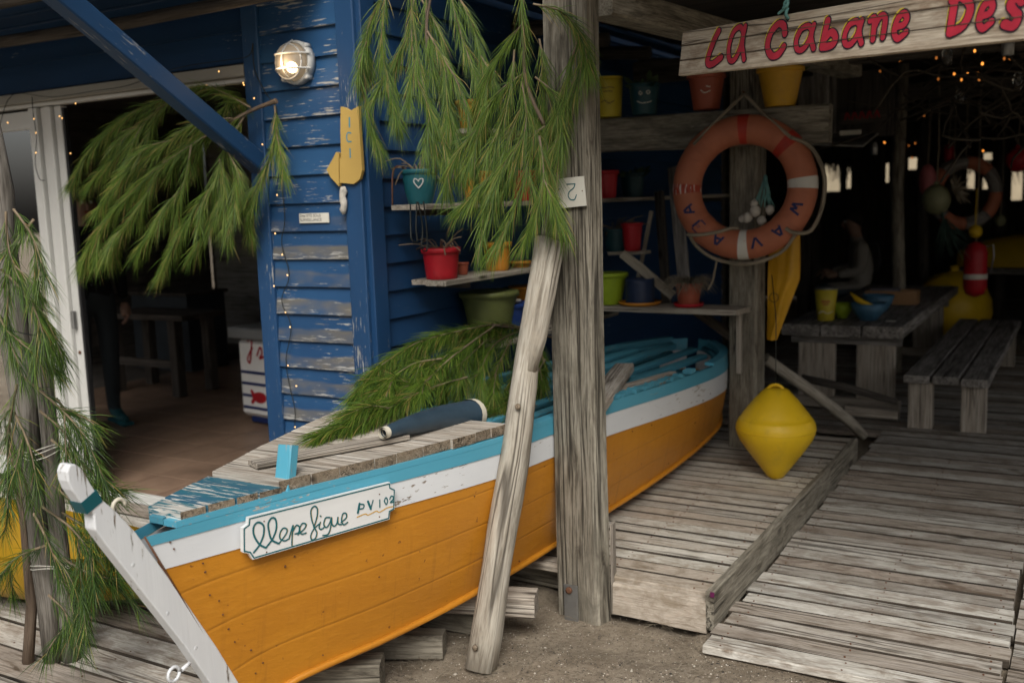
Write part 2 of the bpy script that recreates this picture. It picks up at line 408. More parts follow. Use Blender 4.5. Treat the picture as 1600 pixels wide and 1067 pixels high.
M['lintel'] = paint('grey_lintel_paint', (.34, .33, .29), (.2, .18, .15), .3, rough=.6)
M['offwhite'] = plain('offwhite_plate', (.68, .66, .58), .5, .08)
M['needle'] = None
M['bark'] = wood('pine_bark', (.22, .17, .125), (.15, .11, .08), (.06, .045, .033), gs=2, rvar=.1, knots=False)
M['twig'] = wood('pine_twig', (.30, .24, .165), (.22, .17, .11), (.11, .08, .055), gs=3, rvar=.1, knots=False)
M['rope'] = wood('old_rope', (.38, .33, .25), (.29, .25, .185), (.13, .11, .08), gs=3, rvar=.1, knots=False)
M['tealrope'] = wood('teal_rope', (.24, .46, .43), (.15, .34, .32), (.05, .14, .14), gs=3, rvar=.1, knots=False)
M['metal'] = plain('dull_metal', (.35, .35, .34), .45, .2, 8, metal=.8)
M['rust'] = plain('rusty_metal', (.16, .07, .035), .8, .3, 25)
M['black'] = plain('black_plastic', (.012, .012, .013), .5, .1)
M['wire'] = plain('dark_green_wire', (.012, .016, .014), .55, .1)
M['shell'] = plain('white_shell', (.62, .58, .51), .7, .25, 30, .4)
M['yellow'] = plain('yellow_buoy_plastic', (.72, .47, .012), .45, .10, 4, .10, dirt=(.42, .28, .04))
M['oilskin'] = plain('yellow_oilskin', (.62, .33, .012), .45, .15, 5, .1)
M['soil'] = plain('pot_soil', (.035, .025, .018), .95, .3, 40, .6)
M['lampglass'] = None
M['navy'] = plain('navy_rubber', (.04, .07, .10), .38, .2, 9, .1)
M['cream'] = plain('cream_rubber', (.68, .64, .52), .5, .1)
M['bulb'] = emit('warm_bulb', (1, .5, .14), 1.5)
M['bulbfar'] = emit('orange_bulb', (1, .33, .05), 1.0, (.3, .2, .1))
M['bulbdim'] = emit('dim_orange_bulb', (1, .3, .05), .22, (.3, .2, .1))
M['tile'] = plain('brown_floor_tile', (.30, .20, .14), .38, .25, 3, .1, dirt=(.19, .125, .09))
M['grout'] = plain('tile_grout', (.12, .105, .09), .9, .2)
M['thatch'] = wood('dark_thatch', (.09, .075, .055), (.055, .045, .033), (.02, .016, .012), gs=2, rvar=.3, knots=False)

def pot_mat(name, col): M[name] = plain(name + '_glaze', col, .48, .12, 8, .06, dirt=tuple(x * .6 + .05 for x in col))
for nm, col in (('p_teal', (.015, .13, .16)), ('p_red', (.46, .012, .022)), ('p_orange', (.55, .22, .02)), ('p_lime', (.30, .42, .02)),
                ('p_navy', (.015, .03, .075)), ('p_terra', (.36, .085, .045)), ('p_yellow', (.58, .47, .035)), ('p_ochre', (.55, .30, .015)),
                ('p_olive', (.13, .15, .045)), ('p_royal', (.012, .045, .20)), ('p_dteal', (.012, .06, .075)), ('p_bluebowl', (.06, .16, .26)),
                ('p_card', (.36, .20, .09)), ('p_pink', (.55, .16, .17)), ('p_green', (.05, .20, .06))):
    pot_mat(nm, col)
# pine needles: colour differs from needle to needle, a little light comes through
t = NT('pine_needles')
a = t.n('Attribute', attr='bu'); spz = t.n('SeparateXYZ', Vector=a.outputs['Vector'])
c = t.ramp(spz.outputs[1], [(0, (.022, .055, .010)), (.4, (.085, .16, .02)), (.75, (.165, .245, .03)), (1, (.33, .24, .08))])
t.set(c, .5, **{'Specular_IOR_Level': .3})
tr = t.n('BsdfTranslucent', Color=c); mx = t.n('MixShader', i0=.28)
t.link(t.b.outputs[0], mx.inputs[1]); t.link(tr.outputs[0], mx.inputs[2]); t.link(mx.outputs[0], t.t.nodes['Material Output'].inputs[0])
M['needle'] = t.mat
# sand: damp brown grit with paler and darker patches
t = NT('gritty_sand'); v = t.n('TexCoord').outputs['Object']
n1 = t.noise(v, 1.3, 6, .65); n2 = t.noise(v, 60, 5, .75); n3 = t.noise(v, 260, 2, .6); n4 = t.noise(v, 9, 5, .7)
c = t.ramp(n1, [(.32, (.20, .16, .115)), (.5, (.285, .24, .18)), (.7, (.36, .31, .24))])
c = t.mix(t.ramp(n4, [(.38, .55), (.6, 0.)]), c, (.13, .10, .07))
c = t.mix(t.ramp(n2, [(.33, .8), (.5, 0.)]), c, (.085, .07, .052)); c = t.mix(t.ramp(n3, [(.62, 0.), (.72, .65)]), c, (.48, .43, .36))
t.set(c, .95, t.math('ADD', t.math('MULTIPLY', n2, .7), t.math('MULTIPLY_ADD', n3, .5, n4)), .8, .012, **{'Specular_IOR_Level': .2}); M['sand'] = t.mat
t = NT('pebbles'); spz = t.n('SeparateXYZ', Vector=t.n('Attribute', attr='bu').outputs['Vector'])
t.set(t.ramp(spz.outputs[0], [(0, (.03, .027, .024)), (.35, (.11, .09, .07)), (.7, (.28, .23, .18)), (1, (.62, .58, .50))]), .8); M['pebble'] = t.mat
M['frost'] = None
t = NT('frosted_lamp_glass'); n1 = t.noise(t.vec((14, 14, 14)), 1, 3, .5)
t.set(t.mix(n1, (.85, .80, .72), (.70, .62, .52)), .35, n1, .1, .003, Transmission_Weight=.75, IOR=1.2, Emission_Color=(1, .72, .42), Emission_Strength=.05); M['frost'] = t.mat
# life ring: faded orange plastic, redder at the top where the weather has not bleached it
M['ring'] = plain('faded_orange_ring', (.44, .145, .075), .6, .14, 7, .12, dirt=(.32, .10, .055))
M['ringred'] = plain('red_ring_band', (.42, .035, .018), .5, .15, 9)
M['tape'] = paint('worn_white_tape', (.66, .64, .58), (.46, .06, .03), .36, rough=.6, rvar=0)
M['tapeworn'] = paint('torn_white_tape', (.66, .62, .56), (.42, .06, .03), .56, rough=.6, rvar=0, soft=.01)

# ================================================================== THE SETTING
YW, XW = 3.6, -2.84               # the hut's front wall and its side wall
# sand
def axis(lo, hi, nlo, nhi, fine):
    a = []; x = lo
    while x < hi:
        a.append(x); x += fine if nlo - .01 <= x < nhi else max(fine, min(abs(x - nlo), abs(x - nhi)) * .35 + fine)
    a.append(hi); return a
gx = axis(-90, 90, -3.2, .6, .045); gy = axis(-60, 140, 1.2, 3.7, .045)
b = MB(); vs = []; fs = []
for y in gy:
    for x in gx:
        z = .035 * noise.noise(Vector((x * 1.1, y * 1.1, 0))) + .02 * noise.noise(Vector((x * 5, y * 5, 3))) - .01
        z -= .02 * min(1, max(0, (y - 2.9) * 3)) if -1.9 < x < -1.2 else 0
        if not (-4 < x < 2 and 0 < y < 6): z = -.03
        vs.append((x, y, z))
nx = len(gx)
for j in range(len(gy) - 1):
    for i in range(nx - 1): fs.append((j * nx + i, j * nx + i + 1, j * nx + nx + i + 1, j * nx + nx + i))
b.add(vs, fs, smooth=True); ground = structure(b.obj('ground', M['sand'], origin=(0, 0, 0)), 'brown gritty sand ground')
# pebbles and shell bits
b = MB()
oct_v = [(1, 0, 0), (-1, 0, 0), (0, 1, 0), (0, -1, 0), (0, 0, 1), (0, 0, -1)]
oct_f = [(0, 2, 4), (2, 1, 4), (1, 3, 4), (3, 0, 4), (2, 0, 5), (1, 2, 5), (3, 1, 5), (0, 3, 5)]
for i in range(7500):
    p = atz(rnd(480, 1300), 1090 - 160 * random.random() ** 1.3, 0)
    if i % 3 == 0: p = Vector((rnd(-2.2, -.9), rnd(2.0, 3.35), 0))
    r = rnd(.0012, .0038) * (2.0 if random.random() < .035 else 1); a = rnd(0, 6.3)
    z = .035 * noise.noise(Vector((p.x * 1.1, p.y * 1.1, 0))) + .02 * noise.noise(Vector((p.x * 5, p.y * 5, 3))) - .01
    z -= .02 * min(1, max(0, (p.y - 2.9) * 3)) if -1.9 < p.x < -1.2 else 0
    S = Vector((r * rnd(.8, 1.5), r * rnd(.7, 1.1), r * rnd(.4, .8)))
    vs = [Vector((p.x, p.y, z)) + Matrix.Rotation(a, 3, 'Z') @ Vector((q[0] * S.x, q[1] * S.y, q[2] * S.z)) for q in oct_v]
    c = random.random() ** 1.2
    b.add(vs, oct_f, None, [Vector((c, 0, 0))] * 6, 0, True)
tag(b.obj('pebbles', M['pebble'], origin=(0, 0, 0)), 'small dark and white pebbles scattered over the sand', 'pebbles', kind='stuff')
# dry grass bits on the sand
b = MB()
for i in range(420):
    p = atz(rnd(560, 1120), rnd(955, 1075), .004); a = rnd(0, 6.3); L = rnd(.015, .08)
    d = Vector((math.cos(a), math.sin(a), 0)) * L
    b.tube([p, p + d * .5 + Vector((0, 0, .004)) + rv(.006), p + d], rnd(.0005, .0009), 3)
tag(b.obj('straw', M['rope'], origin=(0, 0, 0)), 'dry straw bits lying on the sand', 'straw', kind='stuff')

def board_deck(name, mat, x0, x1, y0, y1, z, pitch, th, label, wob=.0, gap=.0075, ragged=.012):
    root = bpy.data.objects.new(name, None); COL.objects.link(root); root.location = (x0, y0, z); root['_o'] = (x0, y0, z)
    structure(root, label); y = y0; i = 0; nl_ = MB()
    while y < y1 - .02:
        wd = pitch * rnd(.9, 1.08); dz = rnd(-.003, .003)
        b = MB(); yy = y + wd / 2
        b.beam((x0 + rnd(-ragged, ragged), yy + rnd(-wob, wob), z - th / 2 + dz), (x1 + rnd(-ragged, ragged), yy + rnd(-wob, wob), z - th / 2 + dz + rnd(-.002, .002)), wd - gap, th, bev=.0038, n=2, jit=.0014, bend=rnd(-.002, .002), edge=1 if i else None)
        b.obj('board', [mat, M['gapshade']], root); y += wd; i += 1
        for k_ in range(max(2, round((x1 - x0) / .45) + 1)):
            xx = x0 + .05 + (x1 - x0 - .1) * k_ / (max(2, round((x1 - x0) / .45) + 1) - 1)
            for q_ in (-.28, .28): nl_.lathe([(.0036, z + dz - .002), (.0034, z + dz + .0022)], (xx + rnd(-.012, .012), yy + q_ * wd + rnd(-.006, .006), 0), n=6, smooth=False)
    nl_.obj('nail_heads', M['rust'], root)['kind'] = 'stuff'
    return root
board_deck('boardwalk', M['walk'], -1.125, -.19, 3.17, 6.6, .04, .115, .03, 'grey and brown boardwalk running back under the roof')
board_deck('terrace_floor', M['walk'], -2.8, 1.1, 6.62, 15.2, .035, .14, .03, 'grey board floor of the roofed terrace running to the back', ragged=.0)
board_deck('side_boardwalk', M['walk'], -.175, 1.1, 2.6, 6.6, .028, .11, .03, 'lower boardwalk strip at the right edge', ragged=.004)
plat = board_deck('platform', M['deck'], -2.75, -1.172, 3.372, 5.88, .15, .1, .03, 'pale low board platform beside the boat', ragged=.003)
b = MB(); b.beam((-1.54, 3.356, .072), (-1.165, 3.352, .066), .125, .03, (0, 1, 0), .004, 3, .0025); b.obj('front_riser', M['deck'], plat)
b = MB(); b.beam((-2.6, 3.52, .075), (-1.82, 3.5, .07), .13, .03, (0, 1, 0), .004, 2, .002); b.obj('rear_riser', M['post'], plat)
for (ya, yb) in ((3.335, 4.28), (4.287, 5.2), (5.207, 5.9)):
    b = MB(); b.beam((-1.15, ya, .095 + rnd(-.004, .004)), (-1.15, yb, .095), .15, .032, (-1, 0, 0), .005, 3, .003); b.obj('kerb_board', M['post'], plat)
b = MB(); b.box((-1.147, 3.327, .155), (-1.132, 3.334, .172), .001); b.obj('paint_mark', plain('purple_paint', (.12, .01, .07), .6), plat)
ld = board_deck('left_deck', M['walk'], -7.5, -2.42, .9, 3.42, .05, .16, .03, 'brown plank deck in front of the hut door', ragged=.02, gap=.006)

# ================================================================== THE BLUE HUT
hut = thing('blue_hut', 'blue weatherboarded beach hut with chipped paint and an open doorway', 'hut', (XW, YW, 0))
H = hut
P0 = 1.49; DP = .1305
for k in range(-11, 9):                     # front panel of weatherboards between two trims
    z = P0 + k * DP
    b = MB(); dirty = (0 if k > 0 else (.45 if k == 0 else 1.))
    b.beam((-3.41, YW - .008, z + DP * .53), (-2.93, YW - .008, z + DP * .53), DP * 1.06, .016, (0, 1, -.13), .002, 2, .0008, par=dirty); b.obj('board', M['blue'], H)
b = MB(); b.beam((-3.455, YW - .012, 0.02), (-3.455, YW - .012, 2.85), .1, .045, (0, 1, 0), .005, 2, .001); b.obj('trim', M['bluetrim'], H)
b = MB(); b.beam((-2.888, YW - .014, 0.02), (-2.888, YW - .014, 2.85), .1, .04, (0, 1, 0), .005, 2, .001); b.obj('trim', M['bluetrim'], H)
b = MB(); b.beam((XW + .012, YW + .042, .02), (XW + .012, YW + .042, 2.85), .105, .03, (1, 0, 0), .004, 2, .001); b.obj('trim', M['blueclean'], H)
for k in range(-11, 10):                    # side wall
    z = P0 + k * DP - .03
    b = MB(); b.beam((XW - .012, YW + .1, z + DP * .53), (XW - .012, 8.6, z + DP * .53), DP * 1.06, .016, (-1, 0, -.13), .002, 3, .0008, par=.15 if k < 0 else 0); b.obj('board', M['blueclean'], H)
for k in range(5):                          # boards over the doorway
    z = 2.30 + k * .15
    b = MB(); b.beam((-9., YW + .03, z + .075), (-3.505, YW + .03, z + .075), .158, .018, (0, 1, -.12), .002, 3, .001); b.obj('board', M['blueclean'], H)
b = MB(); b.beam((-9, YW + .0, 2.263), (-3.505, YW + .0, 2.256), .055, .07, (0, 1, 0), .004, 2, .001); b.obj('lintel', M['lintel'], H)
b = MB(); b.beam((-9, YW + .02, 2.222), (-3.505, YW + .02, 2.216), .022, .05, (0, 1, 0), .003); b.obj('lintel_strip', M['white'], H)
# roof overhang: purlins along the front with blue boards over them
for i, (yy, z) in enumerate(((3.33, 2.50), (2.86, 2.56), (2.40, 2.60))):
    b = MB(); b.tube([Vector((-9 + j * 1.0, yy + rnd(-.015, .015), z + rnd(-.01, .01))) for j in range(7)], .03, 8, rough=.12); b.obj('purlin', M['darkwood'], H)
for i in range(3, 9):
    y = 2.2 + i * .16
    b = MB(); b.beam((-9, y + .08, 2.60 + .055 - i * .012 + .06), (-2.98, y + .08, 2.60 + .055 - i * .012 + .06), .155, .02, bev=.003); b.obj('soffit_board', M['blueclean'], H)
# diagonal brace from the wall up to the overhang
b = MB(); b.beam((-3.455, 3.60, 1.80), (-3.43, 2.36, 2.545), .085, .085, (1, 0, 0), .006, 3, .0015); b.obj('brace', M['bluetrim'], H)
# hut body: plain walls that close the room, ceiling and roof
def slab(name, lo, hi, mat, parent): q = MB(); q.box(lo, hi, .002); return q.obj(name, mat, parent)
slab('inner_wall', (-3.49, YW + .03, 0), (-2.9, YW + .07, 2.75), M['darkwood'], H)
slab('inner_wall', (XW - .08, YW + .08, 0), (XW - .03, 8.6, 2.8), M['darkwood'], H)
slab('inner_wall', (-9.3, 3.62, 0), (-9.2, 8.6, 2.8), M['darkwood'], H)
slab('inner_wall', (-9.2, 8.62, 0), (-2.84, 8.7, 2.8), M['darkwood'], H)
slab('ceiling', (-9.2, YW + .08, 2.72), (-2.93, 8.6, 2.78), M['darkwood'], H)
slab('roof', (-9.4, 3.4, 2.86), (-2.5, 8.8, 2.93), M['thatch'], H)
for k in range(18):                         # whitewashed boards on the room's back wall
    b = MB(); z = .02 + k * .15
    b.beam((-9.1, 8.59, z + .075), (-3.2, 8.59, z + .075), .152, .02, (0, 1, -.1), .002); b.obj('wall_board', M['whitewash'], H)
for yy, xx in ((5.0, -2.55), (5.55, -2.52), (6.15, -2.5), (6.8, -2.5), (7.4, -2.5)):     # rafter ends under the side eave
    b = MB(); b.tube([(-3.3, yy + .03, 2.56), (-2.9, yy + .01, 2.55), (xx, yy, 2.535 - .02 * (yy - 5))], [.045, .045, .042], 9, rough=.1); b.obj('rafter_end', M['darkwood'], H)
b = MB(); b.beam((-2.62, 4.35, 2.62), (-2.60, 8.6, 2.60), .34, .02, (.28, 0, 1), .003); b.obj('eave_board', M['blueclean'], H)
b = MB(); b.beam((-2.805, 4.2, 2.36), (-2.805, 8.5, 2.36), .14, .03, (-1, 0, 0), .003); b.obj('eave_board', M['blueclean'], H)
# tiled floor of the room
tf = bpy.data.objects.new('room_floor', None); COL.objects.link(tf); tf.location = (-9, YW, 0); tf['_o'] = (-9, YW, 0); structure(tf, 'brown tiled floor inside the hut')
slab('grout', (-9.2, 3.66, -.06), (-2.95, 8.6, .012), M['grout'], tf)
tm = MB(); tm.beam((0, .165, -.005), (.33, .165, -.005), .33, .014, bev=.002)
tile0 = None
for i in range(17):
    for j in range(15):
        x, y = -8.9 + i * .336, 3.67 + j * .336
        if x > -3.2 or x < -8.2 + .0: continue
        if tile0 is None:
            tile0 = tm.obj('tile', M['tile'], tf); tile0.location = Vector((x, y, .018)) - Vector(tf['_o']); tile0.data.transform(Matrix.Translation(Vector(tf['_o']))); o = tile0
        else:
            o = tile0.copy(); COL.objects.link(o); o.location = Vector((x, y, .018)) - Vector(tf['_o'])
# threshold
b = MB()
for i in range(4): b.box((-5.0, YW - .045 + i * .027, .0), (-3.5, YW - .03 + i * .027, .042 - .003 * (i % 2)), .002)
b.box((-5.0, YW - .05, -.02), (-3.5, YW + .065, .028), .002); b.obj('door_sill', M['white'], H)

# ------------------------------------------------------------------ sliding door, left leaf
D = thing('sliding_door', 'white framed glass sliding door pushed open behind the pine-wrapped pole', 'door', (-5.6, YW, .03))
yd = YW + .015
for (xa, xb, dy) in ((-5.185, -5.115, -.01), (-5.105, -5.06, .012), (-5.05, -5.0, -.004), (-4.99, -4.935, .016)):
    b = MB(); b.box((xa, yd + dy - .02, .03), (xb, yd + dy + .025, 2.2), .004); b.obj('stile', M['white'], D)
b = MB(); b.box((-6.3, yd - .02, 2.09), (-5.185, yd + .02, 2.19), .004); b.obj('top_rail', M['white'], D)
b = MB(); b.box((-6.3, yd - .02, .03), (-5.185, yd + .02, .14), .004); b.obj('bottom_rail', M['white'], D)
b = MB(); b.box((-6.37, yd - .02, .03), (-6.3, yd + .025, 2.2), .004); b.obj('stile', M['white'], D)
b = MB(); b.box((-6.3, yd - .004, .14), (-5.185, yd + .004, 2.09), .001); b.obj('pane', glass('door_glass', (.55, .6, .6)), D)
b = MB(); b.box((-4.932, yd + .0, .03), (-4.915, yd + .03, 2.19), .002); b.obj('seal_strip', M['black'], D)
hp = aty(106, 500, yd - .03)
b = MB(); b.box((-4.975, yd - .035, hp.z - .05), (-4.955, yd - .006, hp.z + .05), .006); b.obj('handle', M['metal'], D)
kp = aty(112, 550, yd - .01)
b = MB(); b.lathe([(.011, 0), (.011, .006), (.004, .008)], (-4.96, yd - .003, kp.z), (0, -1, 0), 10); b.obj('lock', M['rust'], D)

# ------------------------------------------------------------------ roof over the terrace and what closes it
canopy = thing('terrace_roof', 'dark timber roof over the terrace behind the hanging sign', 'roof', (-1, 3.6, 2.5))
for i in range(-3, 30):
    y = 3.62 + i * .40
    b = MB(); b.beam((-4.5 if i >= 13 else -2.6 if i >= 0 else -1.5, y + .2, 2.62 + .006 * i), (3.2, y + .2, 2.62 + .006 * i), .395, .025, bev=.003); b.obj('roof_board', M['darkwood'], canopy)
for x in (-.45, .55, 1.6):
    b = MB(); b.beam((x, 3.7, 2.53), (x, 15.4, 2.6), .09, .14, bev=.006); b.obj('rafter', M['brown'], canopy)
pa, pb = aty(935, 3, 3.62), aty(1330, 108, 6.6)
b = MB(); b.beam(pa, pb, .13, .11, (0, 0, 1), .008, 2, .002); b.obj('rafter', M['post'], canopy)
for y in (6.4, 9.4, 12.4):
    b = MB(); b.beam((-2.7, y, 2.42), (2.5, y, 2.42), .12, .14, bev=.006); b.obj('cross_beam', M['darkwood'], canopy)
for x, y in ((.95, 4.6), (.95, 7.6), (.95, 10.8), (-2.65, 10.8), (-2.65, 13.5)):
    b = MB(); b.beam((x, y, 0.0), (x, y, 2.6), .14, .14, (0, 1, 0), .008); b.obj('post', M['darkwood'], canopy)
# unseen wall added to darken the right side of the terrace, and the back wall with its openings
rw = thing('side_shade_wall', 'unseen dark board wall added to shade the right side of the terrace', 'wall', (1.15, 8.6, 0))
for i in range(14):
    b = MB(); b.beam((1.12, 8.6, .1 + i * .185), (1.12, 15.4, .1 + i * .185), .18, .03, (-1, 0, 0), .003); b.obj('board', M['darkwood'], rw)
lw_ = thing('left_light_stop', 'dark boards added behind the hut to stop light from the left', 'wall', (-2.95, 8.7, 0))  # added wall, keeps open daylight from flooding in on the left
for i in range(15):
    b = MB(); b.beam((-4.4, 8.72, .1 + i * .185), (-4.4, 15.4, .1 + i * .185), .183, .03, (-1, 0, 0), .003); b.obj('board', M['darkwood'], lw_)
bwall = thing('back_wall', 'dark back wall of the terrace with bright ragged openings', 'wall', (-2, 15.4, 0))
wx = lambda px: aty(px, 300, 15.4).x
wz = lambda py: aty(1400, py, 15.4).z
cols = [(-9.2, wx(1288), None), (wx(1288), wx(1312), (252, 296)), (wx(1312), wx(1322), None), (wx(1322), wx(1345), (256, 292)), (wx(1345), wx(1383), None),
        (wx(1383), wx(1388), (255, 285)), (wx(1388), wx(1418), None), (wx(1418), wx(1432), (248, 266)), (wx(1432), wx(1510), None), (wx(1510), wx(1522), (260, 300)), (wx(1522), wx(1535), None),
        (wx(1535), wx(1548), (246, 300)), (wx(1548), wx(1580), None), (wx(1580), wx(1597), (262, 318)), (wx(1597), 2.6, None)]
for xa, xb, op in cols:
    if op is None:
        n = max(1, int((xb - xa) / .3)); 
        for i in range(n):
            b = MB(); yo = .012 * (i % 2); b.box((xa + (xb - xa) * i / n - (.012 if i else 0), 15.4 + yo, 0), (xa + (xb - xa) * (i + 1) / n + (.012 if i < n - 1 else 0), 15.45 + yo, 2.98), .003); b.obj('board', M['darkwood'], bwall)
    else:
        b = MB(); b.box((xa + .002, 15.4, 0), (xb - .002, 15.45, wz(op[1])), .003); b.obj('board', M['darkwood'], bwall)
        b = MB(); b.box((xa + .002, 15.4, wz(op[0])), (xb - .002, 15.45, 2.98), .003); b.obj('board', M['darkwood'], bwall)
# ragged reeds hanging over the openings
b = MB()
for i in range(420):
    px = rnd(1283, 1352) if i % 2 else rnd(1505, 1600); p = aty(px, 250, 15.33); L = rnd(.02, .20) if random.random() < .8 else rnd(.2, .36)
    b.tube([p, p + Vector((rnd(-.02, .02), 0, -L * .5)), p + Vector((rnd(-.05, .05), 0, -L))], [.008, .006, .002], 3)
fr = tag(b.obj('reed_fringe', M['thatch']), 'ragged reed fringe hanging over the bright openings at the back', 'reeds', kind='stuff')
hill = MB()
hill.box((-16, 24, -.1), (14, 24.3, 4.6), .01); structure(hill.obj('far_bank', plain('pale_dune', (.46, .39, .27), .9, .2, 1)), 'pale sandy bank seen through the openings beyond the terrace')

# ================================================================== THE BOAT
XC = -2.17                                  # centre line of the boat
def interp(tab, y):
    if y <= tab[0][0]: return tab[0][1]
    for (a, b_), i in zip(zip(tab, tab[1:]), range(99)):
        if y <= b_[0]:
            t = (y - a[0]) / (b_[0] - a[0]); 
            p0 = tab[max(i - 1, 0)]; p3 = tab[min(i + 2, len(tab) - 1)]
            m1 = (b_[1] - p0[1]) / max(b_[0] - p0[0], 1e-6) * (b_[0] - a[0]); m2 = (p3[1] - a[1]) / max(p3[0] - a[0], 1e-6) * (b_[0] - a[0])
            return (2 * t ** 3 - 3 * t * t + 1) * a[1] + (t ** 3 - 2 * t * t + t) * m1 + (-2 * t ** 3 + 3 * t * t) * b_[1] + (t ** 3 - t * t) * m2
    return tab[-1][1]
GUN_X = [(1.70, .025), (1.9, .082), (2.15, .155), (2.5, .262), (2.95, .366), (3.3, .384), (3.75, .400), (4.7, .420), (5.3, .412), (5.65, .33), (5.95, .12), (6.0, .03)]
GUN_Z = [(1.70, .752), (2.15, .757), (2.95, .752), (3.75, .738), (4.7, .695), (5.36, .68), (6.0, .70)]
CH_X = [(2.03, .02), (2.145, .088), (2.5, .20), (3.0, .300), (3.9, .335), (4.7, .36), (5.3, .36), (5.54, .325), (5.8, .19), (5.93, .03)]
CH_Z = [(2.03, .09), (2.145, .15), (2.5, .172), (3.0, .2), (3.9, .205), (4.7, .222), (5.3, .262), (5.54, .30), (5.8, .39), (5.93, .45)]
def g_y(s): return 1.70 + s * 4.30
def c_y(s): return 2.03 + s * 3.90
def hullp(s, d, side=1, off=0.):
    """a point on the side of the hull: s along it, d metres down from the gunwale (or a fraction if d is given as ('f', x))"""
    yg, yc = g_y(s), c_y(s)
    A = Vector((interp(GUN_X, yg), yg, interp(GUN_Z, yg))); B = Vector((interp(CH_X, yc), yc, interp(CH_Z, yc)))
    f = d[1] if isinstance(d, tuple) else d / (A - B).length
    p = A.lerp(B, f); p.x += .022 * math.sin(math.pi * min(max(f, 0), 1)) * min(1, 8 * s) * min(1, 8 * (1 - s)) + off
    return Vector((XC + side * p.x, p.y, p.z))
NS = 56
def blue_w(s): return .034 + .042 * s
def white_w(s): return .088 + .028 * s
boat = thing('rowing_boat', 'old wooden rowing boat painted orange with white and light blue stripes', 'boat', (XC, 3.6, .05))
def strip(da, db, rows, side, off=0., sa=0., sb=1.):
    b = MB(); vs = []; fs = []; gs = []; us_ = []
    for i in range(NS + 1):
        s = sa + (sb - sa) * i / NS; a = da(s); c_ = db(s); a = a if isinstance(a, tuple) else ('f', a / (hullp(s, ('f', 0)) - hullp(s, ('f', 1))).length)
        c_ = c_ if isinstance(c_, tuple) else ('f', c_ / (hullp(s, ('f', 0)) - hullp(s, ('f', 1))).length)
        for r in range(rows + 1):
            f = a[1] + (c_[1] - a[1]) * r / rows
            p = hullp(s, ('f', f), side, off); vs.append(p); gs.append(Vector((p.y, p.z, p.x))); us_.append(Vector((s, f, 0)))
    n = rows + 1
    for i in range(NS):
        for r in range(rows):
            q = (i * n + r, i * n + r + 1, i * n + n + r + 1, i * n + n + r); fs.append(q if side > 0 else q[::-1])
    return b.add(vs, fs, gs, us_, 0, True)
for side in (1, -1):
    strip(lambda s: ('f', 0.), blue_w, 2, side, .006).obj('blue_strake', M['hullblue'], boat)
    strip(blue_w, lambda s: blue_w(s) + white_w(s), 3, side, .003).obj('white_strake', M['hullwhite'], boat)
    strip(lambda s: blue_w(s) + white_w(s), lambda s: ('f', 1.), 10, side).obj('hull_side', M['hull'], boat)
    strip(lambda s: ('f', .01), lambda s: ('f', 1.), 6, side, -.022, .05, .97).obj('inner_planking', M['inblue'], boat)
    b = MB(); b.tube([hullp(i / NS, ('f', .985), side, .004) for i in range(NS + 1)], .013, 6, rough=.2); b.obj('rubbing_strake', M['hull'], boat)
# bottom
b = MB(); vs = []; fs = []
for i in range(NS + 1):
    s = i / NS; a = hullp(s, ('f', 1.)); c_ = hullp(s, ('f', 1.), -1); k = (a + c_) / 2; k.z -= .05 * math.sin(math.pi * s) + .01
    vs += [a, k, c_]
for i in range(NS):
    for r in range(2): fs.append((i * 3 + r, i * 3 + r + 1, i * 3 + 3 + r + 1, i * 3 + 3 + r))
b.add(vs, fs, None, None, 0, True); b.obj('hull_bottom', M['hull'], boat)
# gunwale caps, broken on the near side towards the stern
def cap(side, s0, s1, wd, lift, mat, nm, broken=False):
    b = MB(); n = 30; pts = [hullp(s0 + (s1 - s0) * i / n, ('f', 0.), side) + Vector((-side * wd * .42, 0, lift)) for i in range(n + 1)]
    vs = []; fs = []; gs = []
    for i, p in enumerate(pts):
        j = rnd(-.004, .004) if broken else 0; h = wd / 2 * (rnd(.55, 1.05) if broken else 1)
        for (dx, dz) in ((-h, 0), (-h, .018), (h, .018), (h, 0)):
            q = p + Vector((dx, 0, dz + j)); vs.append(q); gs.append(Vector((q.y, q.x, q.z)))
    for i in range(n):
        for k in range(4): fs.append((i * 4 + k, i * 4 + (k + 1) % 4, i * 4 + 4 + (k + 1) % 4, i * 4 + 4 + k))
    fs += [(3, 2, 1, 0), tuple(n * 4 + k for k in range(4))]
    b.add(vs, fs, gs); return b.obj(nm, mat, boat)
cap(1, .02, .40, .05, .0, M['hullblue'], 'gunwale')
cap(1, .40, .47, .05, .0, M['inblue'], 'gunwale', True)
cap(1, .478, .55, .048, -.004, M['inblue'], 'gunwale', True)
cap(1, .56, .70, .05, .0, M['inblue'], 'gunwale', True)
cap(1, .72, .735, .05, .004, M['inblue'], 'gunwale', True)
cap(1, .80, .97, .05, .0, M['hullblue'], 'gunwale')
cap(-1, .02, .98, .055, .002, M['inblue'], 'gunwale')
